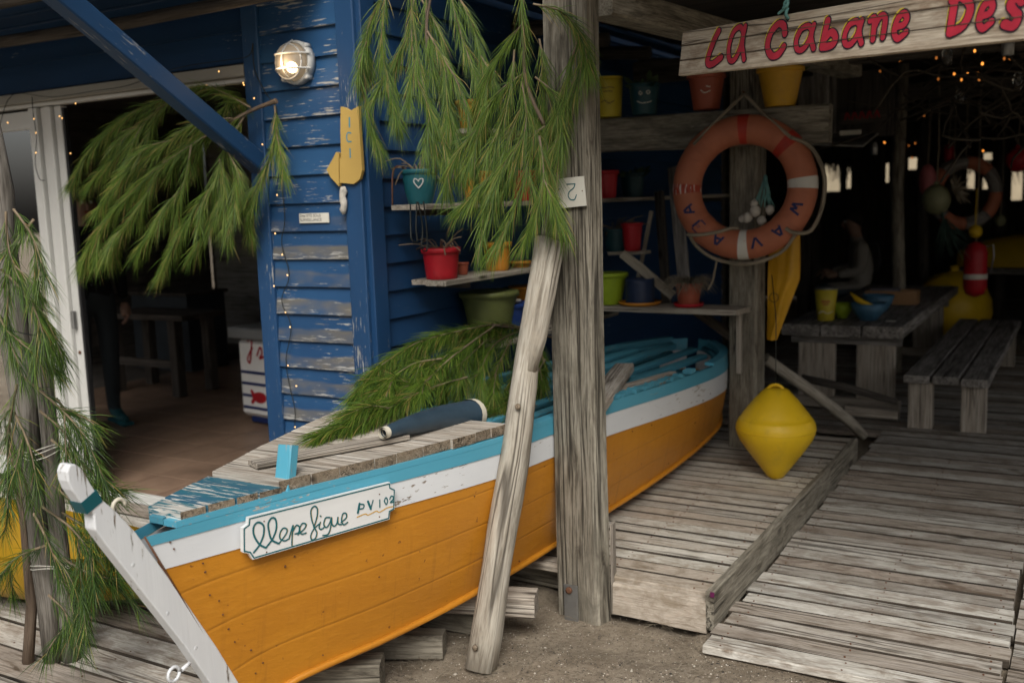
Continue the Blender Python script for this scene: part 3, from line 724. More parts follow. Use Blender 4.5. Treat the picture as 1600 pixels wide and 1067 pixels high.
# inner stringers, ribs and thwarts in the open part
for side, f, wdt in ((-1, .10, .05), (-1, .30, .05), (1, .16, .05)):
    b = MB(); b.tube([hullp(.3 + .68 * i / 24, ('f', f), side, -.045) for i in range(25)], .02, 5); b.obj('stringer', M['inblue'], boat)
for i in range(11):
    s = .36 + i * .055
    for side in (1, -1):
        b = MB(); b.tube([hullp(s, ('f', f), side, -.035) for f in (.05, .3, .6, .98)], .014, 5); b.obj('rib', M['inblue'], boat)
def thwart(s, wd, z, mat, dx0=.0, dx1=.0, dy=0., nm='thwart', th=.025):
    a = hullp(s, ('f', .1)); c_ = hullp(s, ('f', .1), -1)
    b = MB(); b.beam((c_.x + .03 + dx0, a.y - dy, z), (a.x - .03 - dx1, a.y + dy, z), wd, th, bev=.004, n=2, jit=.002); return b.obj(nm, mat, boat)
thwart(.40, .2, .66, M['inblue']); thwart(.62, .16, .63, M['inblue']); thwart(.80, .22, .62, M['inblue'])
# loose long boards lying in the open boat
for (x0, y0, z0, x1, y1, z1, wd, mt) in ((-2.02, 3.3, .70, -1.93, 5.5, .67, .055, 'inblue'), (-2.12, 3.3, .705, -2.06, 5.7, .675, .05, 'inblue'), (-2.32, 3.4, .69, -2.22, 5.75, .685, .06, 'inblue'),
                                         (-2.44, 3.5, .695, -2.36, 5.5, .685, .05, 'inblue'), (-1.87, 3.35, .71, -1.83, 4.35, .70, .05, 'plank'), (-1.90, 4.1, .715, -1.83, 4.75, .70, .045, 'plank')):
    b = MB(); b.beam((x0, y0, z0), (x1, y1, z1), wd, .026, bev=.004, n=3, jit=.002); b.obj('floor_board', M[mt], boat)
pa, pb = atz(925, 655, .755), atz(990, 570, .755)
b = MB(); b.beam((pa.x - .03, pa.y, .755), (pb.x - .05, pb.y, .74), .1, .045, bev=.006, n=2, jit=.003); b.obj('loose_block', M['plank'], boat)
# stem post with its rounded head, teal band, eye bolt
def stem_poly(pts): return [(q.y, q.z) for q in (atx(x, y, XC + .03) for x, y in pts)]
outer = [(107, 731), (105, 738), (107, 752), (113, 766), (130, 790), (147, 803), (149, 828), (171, 858), (239, 945), (290, 1010), (329, 1067), (372, 1130)]
inner = [(402, 1120), (374, 1067), (339, 1010), (284, 930), (241, 870), (213, 832), (183, 800), (155, 776), (141, 754), (134, 741), (127, 731), (118, 725), (110, 725)]
poly = stem_poly(outer) + stem_poly(inner)
b = MB(); b.prism(poly, (XC - .012, 0, 0), (0, 1, 0), (0, 0, 1), .042)
b.g = [Vector((g.y, g.x, g.z)) for g in b.g]
st = b.obj('stem_post', M['stem'], boat)
bev = st.modifiers.new('eased_edges', 'BEVEL'); bev.width = .004; bev.segments = 2; bev.limit_method = 'ANGLE'
bandp = stem_poly([(126, 786), (136, 803), (160, 783), (150, 765)])
b = MB(); b.prism([(a - .0, c_) for a, c_ in bandp], (XC - .0135, 0, 0), (0, 1, 0), (0, 0, 1), .045); b.obj('painted_band', M['teal'], st)
e = atx(284, 1046, XC + .03)
b = MB(); b.tube([e + Vector((0, -.028 + .02 * math.cos(k), .02 * math.sin(k))) for k in [i * math.pi / 6 for i in range(13)]], .005, 6); b.tube([e, e + Vector((-.0, .03, .008))], .006, 6); b.obj('eye_bolt', M['hullwhite'], st)
e = atx(186, 795, XC + .02)
b = MB(); b.tube([e + Vector((0, .02 * math.cos(k), .004 + .022 * math.sin(k))) for k in [i * math.pi / 8 for i in range(11)]], .0055, 6); b.obj('ring_bolt', M['cream'], st)
# knots of white filler and nail heads on the stem
for (x, y) in ((208, 882), (262, 958), (306, 1012)):
    p = atx(x, y, XC + .03); b = MB(); b.lathe([(.007, -.001), (.006, .0002), (.003, .0004)], p, (1, 0, 0), 12); b.obj('nail_plug', M['hullwhite'], st)
# dark seam where the planking meets the stem
b = MB(); b.tube([hullp(0.0, ('f', f), 1, .0045) for f in (0, .2, .4, .6, .8, 1)], .0032, 5); b.obj('seam', M['rust'], boat)
# nail heads and little dark holes along the bow
for k in range(30):
    if k < 12: s, f = rnd(.010, .024), .03 + k * .075 + rnd(-.03, .03)
    else: s, f = rnd(.05, .8), random.choice((.30, .33, .36, .93, .9, .6)) + rnd(-.02, .02)
    p = hullp(s, ('f', f), 1, .0075); b = MB(); b.lathe([(rnd(.0022, .0042), -.002), (.0026, .0006)], p, (1, -.2, 0), 7); b.obj('nail', M['rust'], boat)

# deck planks across the bow: a painted group in front, a higher bleached group behind
def cross_plank(y0, y1, z, th, mat, over_n, over_f, nm='deck_plank'):
    gxn = lambda y: XC + interp(GUN_X, y) + over_n
    gxf = lambda y: XC - interp(GUN_X, y) - over_f
    y0 += .002; y1 -= .002; k = (y1 - y0) / 2
    poly = [(gxf(y0), y0), (gxn(y0), y0), (gxn((y0 + y1) / 2) + rnd(-.002, .002), (y0 + y1) / 2), (gxn(y1), y1), (gxf(y1), y1)]
    b = MB(); b.prism(poly, (0, 0, z - th / 2 + rnd(-.0015, .0015)), (1, 0, 0), (0, 1, 0), th); b.m[2] = b.m[3] = 1; o = b.obj(nm, [mat, M['endgrain']], boat)
    return o
for (ya, yb) in ((1.80, 1.875), (1.878, 1.96), (1.963, 2.03), (2.032, 2.105)): cross_plank(ya, yb, .78, .026, M['worn_teal'], .0, .02, 'painted_deck_plank')
ys = [2.10, 2.205, 2.30, 2.425, 2.51, 2.62, 2.74, 2.85, 2.93, 3.02]
for ya, yb in zip(ys, ys[1:]): cross_plank(ya, yb, .792, .034, M['plank'], rnd(-.010, -.002), .0)
pa, pb = atz(395, 724, .825), atz(640, 680, .825)
b = MB(); b.beam((pa.x, pa.y, .822), (pb.x - .02, pb.y, .822), .075, .016, bev=.003, n=3, jit=.002, taper=.9); tag(b.obj('loose_plank', M['palewood']), 'thin loose brown plank lying on the boat deck under the boot', 'plank')
# mooring bitt
pa = Vector((XC + interp(GUN_X, 2.13) - .03, 2.13, .74)); pt = atx(451, 695, pa.x - .01)
b = MB(); b.beam(pa, pt, .055, .04, (0, 1, 0), .006, 2, .0012); b.obj('mooring_bitt', M['hullblue'], boat)

# ------------------------------------------------------------------ name board on the bow
A_, B_ = hullp(.075, .05, 1, .014), hullp(.20, .05, 1, .016)
nux = (B_ - A_).normalized(); nrm = Vector((nux.y, -nux.x, 0)).normalized()
C_ = hullp(.14, .16, 1, .014); nuy = (C_ - (A_ + B_) / 2); nuy = -(nuy - nux * nuy.dot(nux)).normalized(); nn = nux.cross(nuy)
O_ = A_.copy()
def npl(x, y):
    q = atplane(x, y, O_ + nn * .014, nn) - O_; return (q.dot(nux), q.dot(nuy))
def zc(x, y): return (360 + x / 5.714, 720 + y / 5.714)
pl_px = [(110, 600), (155, 565), (160, 505), (1425, 190), (1430, 230), (1470, 250), (1465, 430), (1425, 455), (1420, 520), (200, 880), (165, 825), (112, 815)]
pp = [npl(*zc(x, y)) for x, y in pl_px]
if sum(a[0] * b_[1] - b_[0] * a[1] for a, b_ in zip(pp, pp[1:] + pp[:1])) < 0: pp = pp[::-1]
b = MB(); b.prism(pp, O_, nux, nuy, .014); nb = b.obj('name_board', M['plate'], boat)
cx = sum(a for a, _ in pp) / len(pp); cy = sum(c_ for _, c_ in pp) / len(pp)
OF = O_ + nn * .0142
b = MB()
ins = [(cx + (a - cx) * .985, cy + (c_ - cy) * .93) for a, c_ in pp]
for i in range(len(ins)): b.stroke([ins[i], ins[(i + 1) % len(ins)]], .0042, OF, nux, nuy, .0006 + .0003 * (i % 2), sub=1)
b.obj('border_line', M['tealink'], nb)
script = [[(205, 815), (255, 750), (292, 660), (292, 575), (245, 545), (205, 585), (207, 660), (255, 740), (315, 772)],
          [(315, 772), (375, 690), (407, 600), (400, 520), (365, 507), (335, 555), (340, 620), (365, 700), (430, 735)],
          [(430, 735), (490, 655), (502, 610), (470, 597), (440, 640), (440, 690), (480, 710), (520, 690)],
          [(520, 690), (556, 570), (548, 660), (545, 750)], [(553, 630), (585, 572), (612, 588), (604, 636), (572, 648)],
          [(600, 655), (655, 605), (672, 565), (640, 555), (615, 600), (630, 648), (672, 640)],
          [(790, 560), (745, 600), (715, 660), (722, 700), (752, 690), (768, 640), (745, 590), (722, 520), (715, 440), (745, 402), (772, 425), (768, 500), (740, 590)],
          [(800, 545), (788, 590), (805, 608), (832, 590)], [(799, 488), (803, 492)],
          [(882, 502), (845, 508), (830, 565), (855, 590), (885, 545), (898, 500), (892, 580), (868, 650), (820, 662)],
          [(900, 510), (903, 560), (925, 580), (948, 550), (955, 498), (957, 555), (985, 565)],
          [(985, 545), (1030, 505), (1028, 466), (1000, 470), (988, 525), (1005, 566), (1042, 545)]]
for i, sk in enumerate(script):
    P = [npl(*zc(x, y)) for x, y in sk]
    b = MB(); b.stroke([(u + .0024, v_ - .0008) for u, v_ in P], .0032, OF, nux, nuy, .0006 + .00004 * i); b.obj('ochre_shadow', M['gold'], nb)
    b = MB(); b.stroke(P, .0044 if i not in (0, 1) else .0056, OF, nux, nuy, .0016 + .00004 * i); b.obj('letter_stroke', M['tealink'], nb)
b = MB(); b.stroke([npl(*zc(x, y)) for x, y in [(1130, 500), (1200, 472), (1230, 480), (1300, 446), (1330, 455), (1400, 415), (1450, 405)]], .0034, OF, nux, nuy, .0008); b.obj('wavy_line', M['gold'], nb)
caps_ = [[(1150, 380), (1135, 460)], [(1152, 384), (1188, 388), (1182, 420), (1146, 426)], [(1225, 360), (1250, 425)], [(1250, 425), (1270, 350)], [(1330, 345), (1330, 410)],
         [(1370, 355), (1385, 325), (1400, 352), (1388, 386), (1370, 356)], [(1420, 338), (1432, 312), (1452, 320), (1445, 345), (1424, 368), (1456, 360)]]
for i, sk in enumerate(caps_): b = MB(); b.stroke([npl(*zc(x, y)) for x, y in sk], (.0075 if i in (0, 2) else .0042), OF, nux, nuy, .0016 + .00004 * i); b.obj('letter_stroke', M['tealink'], nb)
for (x, y) in ((300, 537), (1330, 296), (1330, 497), (322, 812), (650, 757)):
    q = npl(*zc(x, y)); p = O_ + nux * q[0] + nuy * q[1] + nn * .0138; b = MB(); b.lathe([(.0022, 0), (.0022, .0016)], p, nn, 7); b.obj('screw', M['rust'], nb)

# ------------------------------------------------------------------ blocks under the boat
grp = 'timber blocks under the boat'
pa = atz(700, 985, 0); 
for nm, lab, p0, p1, wd, th, rz in (
    ('timber_block', 'short pale timber block under the hull behind the driftwood prop', (-2.25, 2.86, .14), (-1.72, 3.06, .13), .11, .085, 0),
    ('timber_block', 'dark squared timber lying under the block behind the prop', (-2.2, 3.0, .035), (-1.9, 3.04, .03), .12, .09, 0),
    ('timber_block', 'brown timber block on the sand left of the driftwood prop', (-2.3, 2.64, .035), (-1.96, 2.80, .03), .09, .09, 0),
    ('timber_block', 'grainy grey timber block under the bow at the bottom edge', (-2.4, 2.28, .045), (-2.01, 2.50, .04), .12, .11, 0)):
    b = MB(); b.beam(p0, p1, wd, th, bev=.01, n=2, jit=.004); tag(b.obj(nm, M['palewood'] if 'short pale' in lab else M['post']), lab, 'timber', grp)

# ================================================================== POSTS
def rot_post(name, label, x, y, wd, dp, z0, z1, ang, mat, lean=(0, 0), n=7, jit=.004):
    b = MB(); upv = (math.sin(ang), math.cos(ang), 0)
    b.beam((x, y, z0), (x + lean[0], y + lean[1], z1), wd, dp, upv, .012, n, jit); return b
mp = thing('main_post', 'thick weathered square timber post in front of the boat with number plate', 'post', (-1.70, 3.42, 0))
b = rot_post('', '', -1.668, 3.35, .204, .09, -.05, 2.75, R(12), M['post'], (.0, .0)); b.obj('timber', M['post'], mp)
b = MB(); b.beam((-1.556, 3.385, 0), (-1.556, 3.385, .36), .05, .012, (1, .2, 0), .002, 2, .001); b.obj('side_batten', M['palewood'], mp)
q = aty(905, 915, 3.365)
b = MB(); b.box((q.x - .03, 3.288, -.03), (q.x + .03, 3.296, q.z + .03), .002); bp = b.obj('foot_bracket', M['metal'], mp)
b = MB(); b.lathe([(.014, 0), (.014, .006), (.008, .009)], (q.x - .005, 3.288, q.z + .01), (0, -1, 0), 8); b.obj('bolt', M['rust'], bp)
# number plate, hung upside down
pn = Vector((-.2, -1, 0)).normalized(); px_ = Vector((0, 0, 1)).cross(pn).normalized(); px_ = px_ if px_.x > 0 else -px_
o0 = aty(913, 320, 3.272); pz_ = Vector((0, 0, 1))
wp = aty(860, 322, 3.345); Wd = .125
def n2(x, y):
    Q = atplane(820 + x / 6.67, 240 + y / 6.67, o0, pn) - o0; return (Q.dot(px_), Q.dot(pz_))
pts = [n2(640, 545), n2(612, 235), n2(245, 275), n2(275, 580)][::-1]
b = MB(); b.prism(pts, o0 - pn * .004, px_, pz_, .004); np_ = b.obj('number_plate', M['offwhite'], mp)
b = MB(); b.stroke([n2(438, 322), n2(525, 318)], .0038, o0, px_, pz_, .0006, sub=1)
b.stroke([n2(525, 318), n2(510, 360), n2(465, 400), n2(455, 445), n2(480, 480), n2(520, 480), n2(540, 432)], .0042, o0, px_, pz_, .001)
b.stroke([n2(305, 330), n2(300, 370), n2(330, 395), n2(365, 370)], .004, o0, px_, pz_, .0008); b.stroke([n2(330, 395), n2(318, 440), n2(335, 490), n2(368, 480)], .004, o0, px_, pz_, .0012)
b.obj('digits', M['tealink'], np_)
q = n2(600, 390); b = MB(); b.lathe([(.002, 0), (.002, .002)], o0 + px_ * q[0] + pz_ * q[1], pn, 7); b.obj('screw', M['rust'], np_)
# small carved driftwood piece above the prop
q1, q2, q3 = aty(852, 372, 3.25), aty(861, 335, 3.25), aty(873, 268, 3.27)
b = MB(); b.tube([q1, q1.lerp(q2, .5), q2, q2.lerp(q3, .5), q3], [.02, .024, .02, .012, .006], 8, rough=.25); tag(b.obj('driftwood_offcut', M['drift']), 'short bleached driftwood stick hung on the post above the forked prop', 'driftwood')
# leaning forked driftwood prop
prop = thing('driftwood_prop', 'pale forked driftwood pole leaning against the timber post in front of the boat', 'pole', (-1.77, 2.75, 0))
bot = atz(750, 1046, -.01); mid = aty(803, 720, 3.0); top = aty(850, 372, 3.25)
P = [bot.lerp(mid, i / 6) for i in range(7)] + [mid.lerp(top, i / 6) for i in range(1, 7)]
P = [p + Vector((0.0025 * math.sin(i * 1.3), 0, 0)) for i, p in enumerate(P)]
b = MB(); b.tube(P, [.056, .056, .054, .053, .053, .054, .053, .051, .048, .044, .04, .037, .035], 14, rough=.14); b.obj('shaft', M['drift'], prop)
f1 = aty(826, 580, 3.09); f2 = aty(872, 378, 3.255)
b = MB(); b.tube([f1, f1.lerp(f2, .25) + Vector((.004, 0, 0)), f1.lerp(f2, .6), f2], [.03, .036, .034, .027], 10, rough=.14); b.obj('fork', M['drift'], prop)
for (x, y) in ((805, 637), (738, 1015)):
    p = aty(x, y, 2.98 if y < 700 else 2.70); 
    b = MB(); b.lathe([(.012, 0), (.010, .006), (.004, .008)], p + Vector((0, .02, 0)), (-.1, -1, .2), 9); b.obj('knot', M['endgrain'], prop)
# post that carries the life ring, the beam above and its shelf
rp = thing('ring_post', 'grey timber post carrying the life ring, plank shelf fixed to it', 'post', (-1.68, 5.53, .15))
b = rot_post('', '', -1.682, 5.53, .17, .13, .14, 2.4, R(8), M['post'], (.01, 0), 5, .002); b.obj('timber', M['post'], rp)
bm = MB(); bm.beam((-2.8, 5.415, 1.965), (-1.2, 5.405, 1.945), .195, .09, (0, 1, 0), .008, 4, .004); tag(bm.obj('cross_beam', M['post']), 'long weathered horizontal beam with flower pots standing on it', 'beam')

# ================================================================== LIFE RING
ring = thing('life_ring', 'faded orange life ring with white bands hanging on the grey timber post', 'life ring', (-1.63, 5.25, 1.62))
rc = aty(1162, 293, 5.27); RR, rr = .305, .078
rn = Vector((.12, -1, .06)).normalized(); rx = Vector((0, 0, 1)).cross(-rn).normalized(); rx = rx if rx.x > 0 else -rx; rz = rx.cross(-rn); rz = rz if rz.z > 0 else -rz
def tor(a, ph, k=1.): return rc + (rx * math.cos(a) + rz * math.sin(a)) * (RR + rr * k * math.cos(ph)) + rn * (rr * .8 * k * math.sin(ph))
def torus(a0, a1, n, k, m=20, closed=False):
    b = MB(); vs = []; fs = []; gs = []
    for i in range(n + (0 if closed else 1)):
        a = a0 + (a1 - a0) * i / n
        for j in range(m):
            vs.append(tor(a, 2 * math.pi * j / m, k)); gs.append(Vector((a * RR, math.cos(2 * math.pi * j / m) * rr, math.sin(2 * math.pi * j / m) * rr)))
    N = n if closed else n + 1
    for i in range(n):
        for j in range(m): fs.append((i * m + j, i * m + (j + 1) % m, ((i + 1) % N) * m + (j + 1) % m, ((i + 1) % N) * m + j))
    return b.add(vs, fs, gs, None, 0, True)
torus(0, 2 * math.pi, 64, 1., closed=True).obj('ring_body', M['ring'], ring)
for a, mt, hw in ((90, 'ringred', 4.5), (2, 'tape', 5), (180, 'tapeworn', 4.5), (271, 'tape', 4.5)):
    torus(R(a - hw), R(a + hw), 6, 1.015).obj('band', M[mt], ring)
for a in (44, 136, 224, 318):
    torus(R(a - 5), R(a + 5), 6, 1.025, 20).obj('strap', M['ringred'] if a == 44 else M['ring'], ring)
# stencilled letters around the lower half: they stand with their tops towards the hole
glyph = {'A': [[(0, 0), (.5, 1), (1, 0)], [(.2, .35), (.8, .35)]], 'V': [[(0, 1), (.5, 0), (1, 1)]], 'E': [[(.9, 1), (.1, 1), (.1, 0), (.9, 0)], [(.1, .5), (.7, .5)]],
         'K': [[(.1, 1), (.1, 0)], [(.9, 1), (.15, .5), (.9, 0)]], 'M': [[(0, 0), (.1, 1), (.5, .35), (.9, 1), (1, 0)]], 'W': [[(0, 1), (.25, 0), (.5, .65), (.75, 0), (1, 1)]]}
STN = plain('navy_stencil', (.012, .018, .09), .6, .1)
for ch, a in (('A', 202), ('E', 222), ('A', 246), ('V', 285), ('A', 309), ('W', 337)):
    b = MB()
    for k, sk in enumerate(glyph[ch]):
        for s0, s1 in zip(sk, sk[1:]):
            ln = []
            for i in range(5):
                t_ = .06 + .88 * i / 4; gx_ = s0[0] + (s1[0] - s0[0]) * t_ - .5; gy_ = s0[1] + (s1[1] - s0[1]) * t_ - .5
                ln.append((R(a) + gx_ * .055 / RR, math.pi / 2 - gy_ * .062 / rr))
            vs = []
            for i, (aa, ph) in enumerate(ln):
                d0 = ln[min(i + 1, 4)][0] - ln[max(i - 1, 0)][0]; d1 = ln[min(i + 1, 4)][1] - ln[max(i - 1, 0)][1]
                d0 *= RR; d1 *= rr; L = math.hypot(d0, d1) or 1; w_ = .0062
                for sg in (1, -1): vs.append(tor(aa + sg * w_ * (-d1 / L) / RR, ph + sg * w_ * (d0 / L) / rr, 1.02 + .002 * k))
            b.add(vs, [(2 * i, 2 * i + 1, 2 * i + 3, 2 * i + 2) for i in range(4)])
    b.obj('letter', STN, ring)
# grab rope: loops between the straps, hung from a nail in the post
def rope(pts, r, nm, mat, parent=None, n=6, sub=5):
    b = MB(); b.tube(smooth2(pts, sub), r, n); return b.obj(nm, mat, parent)
nail = aty(1163, 147, 5.36)
E1, E2 = tor(R(138), R(60), 1.1), tor(R(44), R(60), 1.1)
rope([nail, nail.lerp(E1, .5) + Vector((0, -.02, -.005)), E1], .010, 'hanging_rope', M['rope'], ring)
rope([nail, nail.lerp(E2, .5) + Vector((0, -.02, -.005)), E2], .010, 'hanging_rope', M['rope'], ring)
rope([tor(R(44), R(60), 1.12), tor(R(28), R(20), 1.25), tor(R(5), R(10), 1.45), tor(R(-18), R(8), 1.5), tor(R(-34), R(15), 1.55), tor(R(-42), R(50), 1.25), tor(R(-44), R(80), 1.08)], .011, 'grab_rope', M['rope'], ring)
rope([tor(R(318), R(40), 1.15), tor(R(300), R(0), 1.2), tor(R(275), R(0), 1.32), tor(R(250), R(0), 1.3), tor(R(232), R(0), 1.2), tor(R(222), R(40), 1.15)], .010, 'grab_rope', M['rope'], ring)
rope([tor(R(220), R(35), 1.2), tor(R(228), R(70), 1.15), tor(R(242), R(115), 1.12), tor(R(255), R(160), 1.12), tor(R(262), R(185), 1.1)], .010, 'grab_rope', M['rope'], ring)
rope([tor(R(250), R(0), 1.3), tor(R(251), R(0), 2.0), tor(R(252), R(0), 2.8), tor(R(251), R(0), 3.5)], .006, 'rope_tail', M['rope'], ring)
b = MB(); b.tube([nail + Vector((0, .04, 0)), nail + Vector((0, -.03, .01))], .004, 6); b.obj('nail', M['rust'], ring)
# coral and shells on a teal net bag hung inside the ring
net = thing('net_of_shells', 'white coral lumps in a teal net hanging inside the life ring', 'shells', tuple(aty(1185, 340, 5.33)))
n0 = aty(1196, 275, 5.34); 
for i in range(16):
    q = aty(rnd(1175, 1212), rnd(315, 325), 5.33)
    b = MB(); b.tube([n0 + rv(.008), n0.lerp(q, .5) + rv(.015), q], .0035, 4); b.obj('net_strand', M['tealrope'], net)
for (x, y, r) in ((1168, 340, .028), (1180, 330, .032), (1190, 345, .026), (1203, 328, .026), (1178, 318, .02), (1160, 342, .02)):
    b = MB(); b.ball(aty(x, y, 5.31), r, 10, sz=(1, .8, 1)); 
    for v_ in b.v: v_ += rv(.004)
    b.obj('coral_lump', M['shell'], net)

# ================================================================== YELLOW CONE BUOY
cb = thing('cone_buoy', 'bright yellow double cone buoy hanging above the pale platform', 'buoy', (-1.35, 4.97, .15))
ct, cbm = aty(1212, 606, 4.97), aty(1212, 748, 4.97); ax = (ct - cbm).normalized(); Lb = (ct - cbm).length
prof = [(r * .00334, h * .00342) for r, h in ((2, 0), (8, 1.2), (13, 5), (23, 18), (44, 46), (55, 62), (59.5, 72), (61, 80), (60, 87), (56.5, 94), (55.5, 95.5), (54, 96), (50, 103), (34, 123), (20, 138), (15.5, 141), (5, 141.5))]
k = Lb / .484
b = MB(); b.lathe([(r * k, h * k) for r, h in prof], cbm, ax, 40); b.obj('body', M['yellow'], cb)
b = MB(); b.tube([ct + rx * (.036 * math.cos(i * math.pi / 8)) + ax * (.024 * math.sin(i * math.pi / 8) - .008) for i in range(9)], .009, 7); b.obj('lug', M['yellow'], cb)
b = MB(); b.tube([ct + Vector((0, 0, .02)), ct + Vector((-.005, .02, .35)), aty(1206, 430, 5.15)], .0025, 5); b.obj('hanging_line', M['wire'], cb)
b = MB(); b.lathe([(.2030 * k, .268 * k), (.2052 * k, .272 * k), (.2030 * k, .276 * k)], cbm, ax, 40); b.obj('seam', M['yellow'], cb)
# oilskin trousers hung behind the ring
ox = [(1203, 372), (1250, 372), (1250, 440), (1232, 500), (1212, 530), (1200, 530), (1199, 450)]
b = MB(); vs = []; fs = []
rows = 14; colsn = 9
for i in range(rows + 1):
    t_ = i / rows; y = 366 + (531 - 366) * t_
    xl = 1203 - 5 * t_; xr = 1250 - 0 * t_ if t_ < .42 else 1250 - (t_ - .42) / .58 * 36
    for sd_ in (0, 1):
        for j in range(colsn):
            u = j / (colsn - 1); p = aty(xl + (xr - xl) * u, y, 5.62)
            dep = .035 * math.sin(math.pi * u) * (1 - .3 * t_) + .012 * math.sin(u * 9 + t_ * 3) * (1 - t_ * .5) + .008 * math.sin(u * 17 + 5 * t_)
            p.y += (-dep if sd_ == 0 else .03 * math.sin(math.pi * u)); vs.append(p)
W2 = colsn * 2
for i in range(rows):
    for j in range(colsn - 1):
        fs.append((i * W2 + j, i * W2 + j + 1, i * W2 + W2 + j + 1, i * W2 + W2 + j)); fs.append((i * W2 + colsn + j + 1, i * W2 + colsn + j, i * W2 + W2 + colsn + j, i * W2 + W2 + colsn + j + 1))
b.add(vs, fs, None, None, 0, True); oil = thing('oilskin_trousers', 'yellow oilskin trousers hanging beside the life ring post', 'trousers', tuple(aty(1225, 531, 5.62))); b.obj('fabric', M['oilskin'], oil)
b = MB(); b.tube([aty(1209 + 7 * math.cos(k_), 465 + 7 * math.sin(k_), 5.58) for k_ in [i * math.pi / 6 for i in range(13)]], .002, 4); b.obj('ring_print', M['wire'], oil)
b = MB(); b.tube([aty(1203, 366, 5.62), aty(1210, 350, 5.6), aty(1226, 345, 5.6), aty(1244, 352, 5.6), aty(1250, 366, 5.62)], .008, 6); b.obj('strap', M['oilskin'], oil)

# ================================================================== HANGING SIGN
sg = thing('hanging_sign', 'long weathered plank sign lettered La Cabane Des in crimson, hung on teal rope', 'sign', (-.7, 2.95, 2.0))
s0 = CAM + ray(1060, 119) * 3.4; s1 = CAM + ray(1600, 62) * 2.25; s2 = CAM + ray(1060, 52) * 3.4
sux = (s1 - s0).normalized(); suy = (s2 - s0); suy = (suy - sux * suy.dot(sux)).normalized(); sn = sux.cross(suy)
if sn.dot(CAM - s0) < 0: sn = -sn
SH = (s2 - s0).length; SL = 1.75
def sgp(x, y): q = atplane(x, y, s0, sn) - s0; return (q.dot(sux), q.dot(suy))
cuts = [0, .345, .672, 1.0]
for i in range(3):
    z0, z1 = cuts[i] * SH + .0012, cuts[i + 1] * SH - .0012
    c0 = s0 + suy * ((z0 + z1) / 2) - sn * .011
    b = MB(); b.beam(c0 + sux * rnd(-.003, .003), c0 + sux * SL, z1 - z0, .022, sn, .0016, 3, .0006); b.obj('slat', M['sign'], sg)
b = MB(); b.beam(s0 + suy * SH / 2 - sn * .034 + sux * .3, s0 + suy * SH / 2 - sn * .034 + sux * .3 + Vector((0, 0, .0001)) + sux * .05, SH * .9, .02, sn, .002); b.obj('batten', M['brown'], sg)
GL = {'L': [[(.62, 1.0), (.40, .72), (.20, .34), (.16, .09), (.45, .03), (.92, .20)]],
      'a': [[(.80, .50), (.56, .62), (.20, .54), (.02, .27), (.14, .03), (.44, .02), (.72, .24), (.80, .50)], [(.86, .62), (.80, .30), (1.0, .0)]],
      'C': [[(.90, .66), (.80, .90), (.52, .97), (.20, .72), (.12, .34), (.38, .06), (.70, .08), (.92, .28)]],
      'b': [[(.34, 1.0), (.26, .55), (.20, .06)], [(.28, .36), (.62, .56), (.90, .36), (.76, .10), (.22, .06)]],
      'n': [[(.06, .52), (.28, .56), (.34, .06)], [(.32, .34), (.58, .58), (.86, .52), (.86, .08)]],
      'e': [[(.22, .32), (.66, .34), (.84, .48), (.60, .62), (.24, .48), (.16, .18), (.46, .03), (.90, .16)]],
      'D': [[(.22, .94), (.20, .06)], [(.12, .93), (.50, .97), (.86, .66), (.70, .22), (.24, .05)]],
      's': [[(.88, .52), (.60, .62), (.30, .50), (.56, .34), (.80, .22), (.62, .04), (.14, .10)]]}
word = [('L', 1098, 1130, 47), ('a', 1133, 1165, 46), ('C', 1190, 1228, 66), ('a', 1238, 1274, 52), ('b', 1275, 1309, 55), ('a', 1313, 1349, 56), ('n', 1349, 1386, 58), ('e', 1387, 1420, 56), ('D', 1470, 1520, 68), ('e', 1518, 1554, 60), ('s', 1558, 1598, 62)]
base_px = {0: 108, 1: 101, 2: 97, 3: 85, 4: 83, 5: 77, 6: 73, 7: 70, 8: 62, 9: 55, 10: 53}
tops_px = {0: 48, 1: 44, 2: 35, 3: 42, 4: 30, 5: 35, 6: 25, 7: 22, 8: -8, 9: 4, 10: -2}
for i, (ch, xa, xb, hh) in enumerate(word):
    br, bk, by = MB(), MB(), MB()
    u0, v0 = sgp(xa, base_px[i]); u1, _ = sgp(xb, base_px[i]); wdt = u1 - u0
    full = .62 if ch in 'aens' else 1.
    _, vt = sgp((xa + xb) / 2, tops_px[i]); hg = (vt - v0) / full
    lw = .0165 if ch in 'aen' else .0205
    for k, sk in enumerate(GL[ch]):
        P = [(u0 + .011 + a * (wdt - .018), v0 + .008 + c_ * (hg - .014)) for a, c_ in sk]
        by.stroke([(a - .0062, c_ + .0056) for a, c_ in P], lw, s0, sux, suy, .0010 + .00008 * k)
        bk.stroke(P, lw + .0078, s0, sux, suy, .0016 + .00008 * k); br.stroke(P, lw, s0, sux, suy, .0024 + .0001 * k, wv=.05)
    lt = br.obj('letter', M['crimson'], sg); bk.obj('outline', M['navyink'], lt); by.obj('highlight', M['yellowink'], lt)
# cleared joint lines stay visible through the lettering
for cut in cuts[1:3]:
    c0 = s0 + suy * (cut * SH) + sn * .0031; b = MB(); b.beam(c0, c0 + sux * SL, .0022, .0012, sn, .0002); b.obj('joint', M['brown'], sg)
